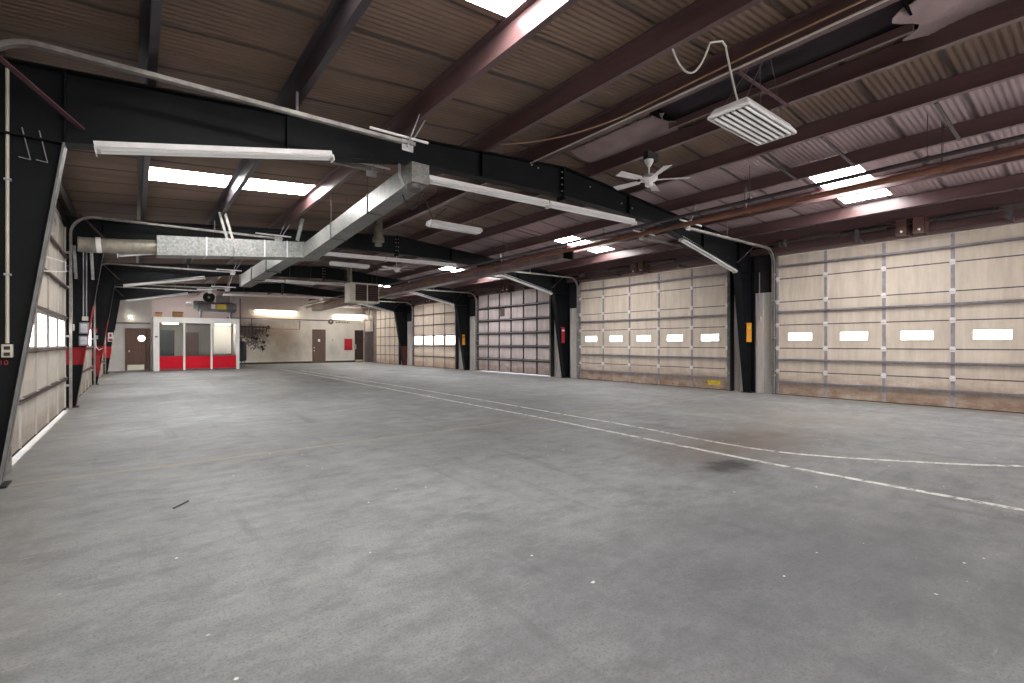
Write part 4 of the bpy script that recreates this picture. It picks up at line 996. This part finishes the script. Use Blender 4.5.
MB().box(-1.1, -1.0, Y-.08, Y, 1.70, 1.84).build('tap', 'red', hs); MB().box(-1.06, -.98, Y-.08, Y, 1.50, 1.62).build('regulator', 'galv', hs)
MB().tube([(-1.04, Y-.06, 1.5), (-1.03, Y-.06, 1.25), (-.95, Y-.07, 1.14), (-.86, Y-.06, 1.2)], .015, 8).build('white_hose', 'white', hs)
for q in range(4): MB().tube([(-1.06+.03*q, Y-.10, .95), (-1.1+.03*q, Y-.12, .55), (-1.06+.03*q, Y-.1, .2+.04*q), (-1.02+.03*q, Y-.12, .5), (-1.03+.03*q, Y-.1, .95)], .018, 8, (0, 1, 0)).build('hose_loop', 'red', hs)
Y = YF[3]-.008
fs = thing('safety_sign', (-.9, Y, 1.6), 'white and red safety sign on the fourth left column', 'sign')
MB().box(-.98, -.80, Y-.012, Y, 1.45, 1.85).build('panel', 'white', fs); MB().box(-.96, -.82, Y-.016, Y-.012, 1.47, 1.58).box(-.93, -.85, Y-.016, Y-.012, 1.66, 1.8).build('red_marks', 'red', fs)
# ---- signs and bits on the right columns
def column_sign(k, x0, x1, z0, z1, mat, mat2, label):
    Y = YF[k]-.09; r = thing('column_sign', ((x0+x1)/2, Y, z0), label, 'sign', None)
    MB().box(x0, x1, Y-.012, Y, z0, z1).build('panel', mat, r)
    MB().box(x0+.1*(x1-x0), x1-.1*(x1-x0), Y-.02, Y-.012, z1-.16, z1-.10).build('tag', mat2, r)
    for zz in (z0+.02, z1-.03): MB().box(x0+.02, x0+.05, Y-.001, Y+.083, zz, zz+.012).build('bracket', 'galv', r)
column_sign(0, 13.13, 13.40, 1.40, 1.92, 'orange', 'yellow', 'orange rectangular sign on the nearest right column')
column_sign(1, 13.14, 13.30, 1.38, 2.0, 'red', 'white', 'tall red and white sign on the second right column')
column_sign(2, 13.13, 13.28, 1.30, 1.82, 'orange', 'darkgalv', 'yellow-orange sign on the third right column')
jb = thing('junction_box', (13.4, YF[0]-.3, 2.0), 'small cream switch on the liner panel beside the orange sign', 'switch')
MB().box(13.47, 13.545, YF[0]-.30, YF[0]-.23, 1.98, 2.10).build('case', 'cream_box', jb); MB().tube([(13.51, YF[0]-.265, 2.1), (13.51, YF[0]-.265, 3.3)], .012, 8, (0, 1, 0)).build('conduit', 'galv', jb)
# ---- things on the floor
stk = thing('steel_rod', (.3, 4.87, 0), 'thin dark rod lying on the floor at lower left', 'rod')
MB().tube([(.245, 4.795, .008), (.355, 4.945, .008)], .007, 8).build('rod', 'darkpipe', stk)
def scrap(x, y, s_, label):
    m = MB(); n = 7; c = m.bm.verts.new((x, y, .012*s_/.03))
    ring = [m.bm.verts.new((x+s_*(.6+.5*random.random())*math.cos(2*math.pi*i/n), y+s_*(.5+.5*random.random())*math.sin(2*math.pi*i/n), .002+.006*random.random())) for i in range(n)]
    for i in range(n): m.bm.faces.new((c, ring[i], ring[(i+1) % n]))
    m.bm.faces.new(ring[::-1])
    return tag(m.build('paper_scrap', 'debris'), label, 'scrap', 'pale scraps on the floor')
scrap(2.03, 1.87, .016, 'crumpled pale scrap lying on the floor at lower centre')
scrap(2.95, 1.24, .010, 'small pale scrap on the floor left of the lower right corner')
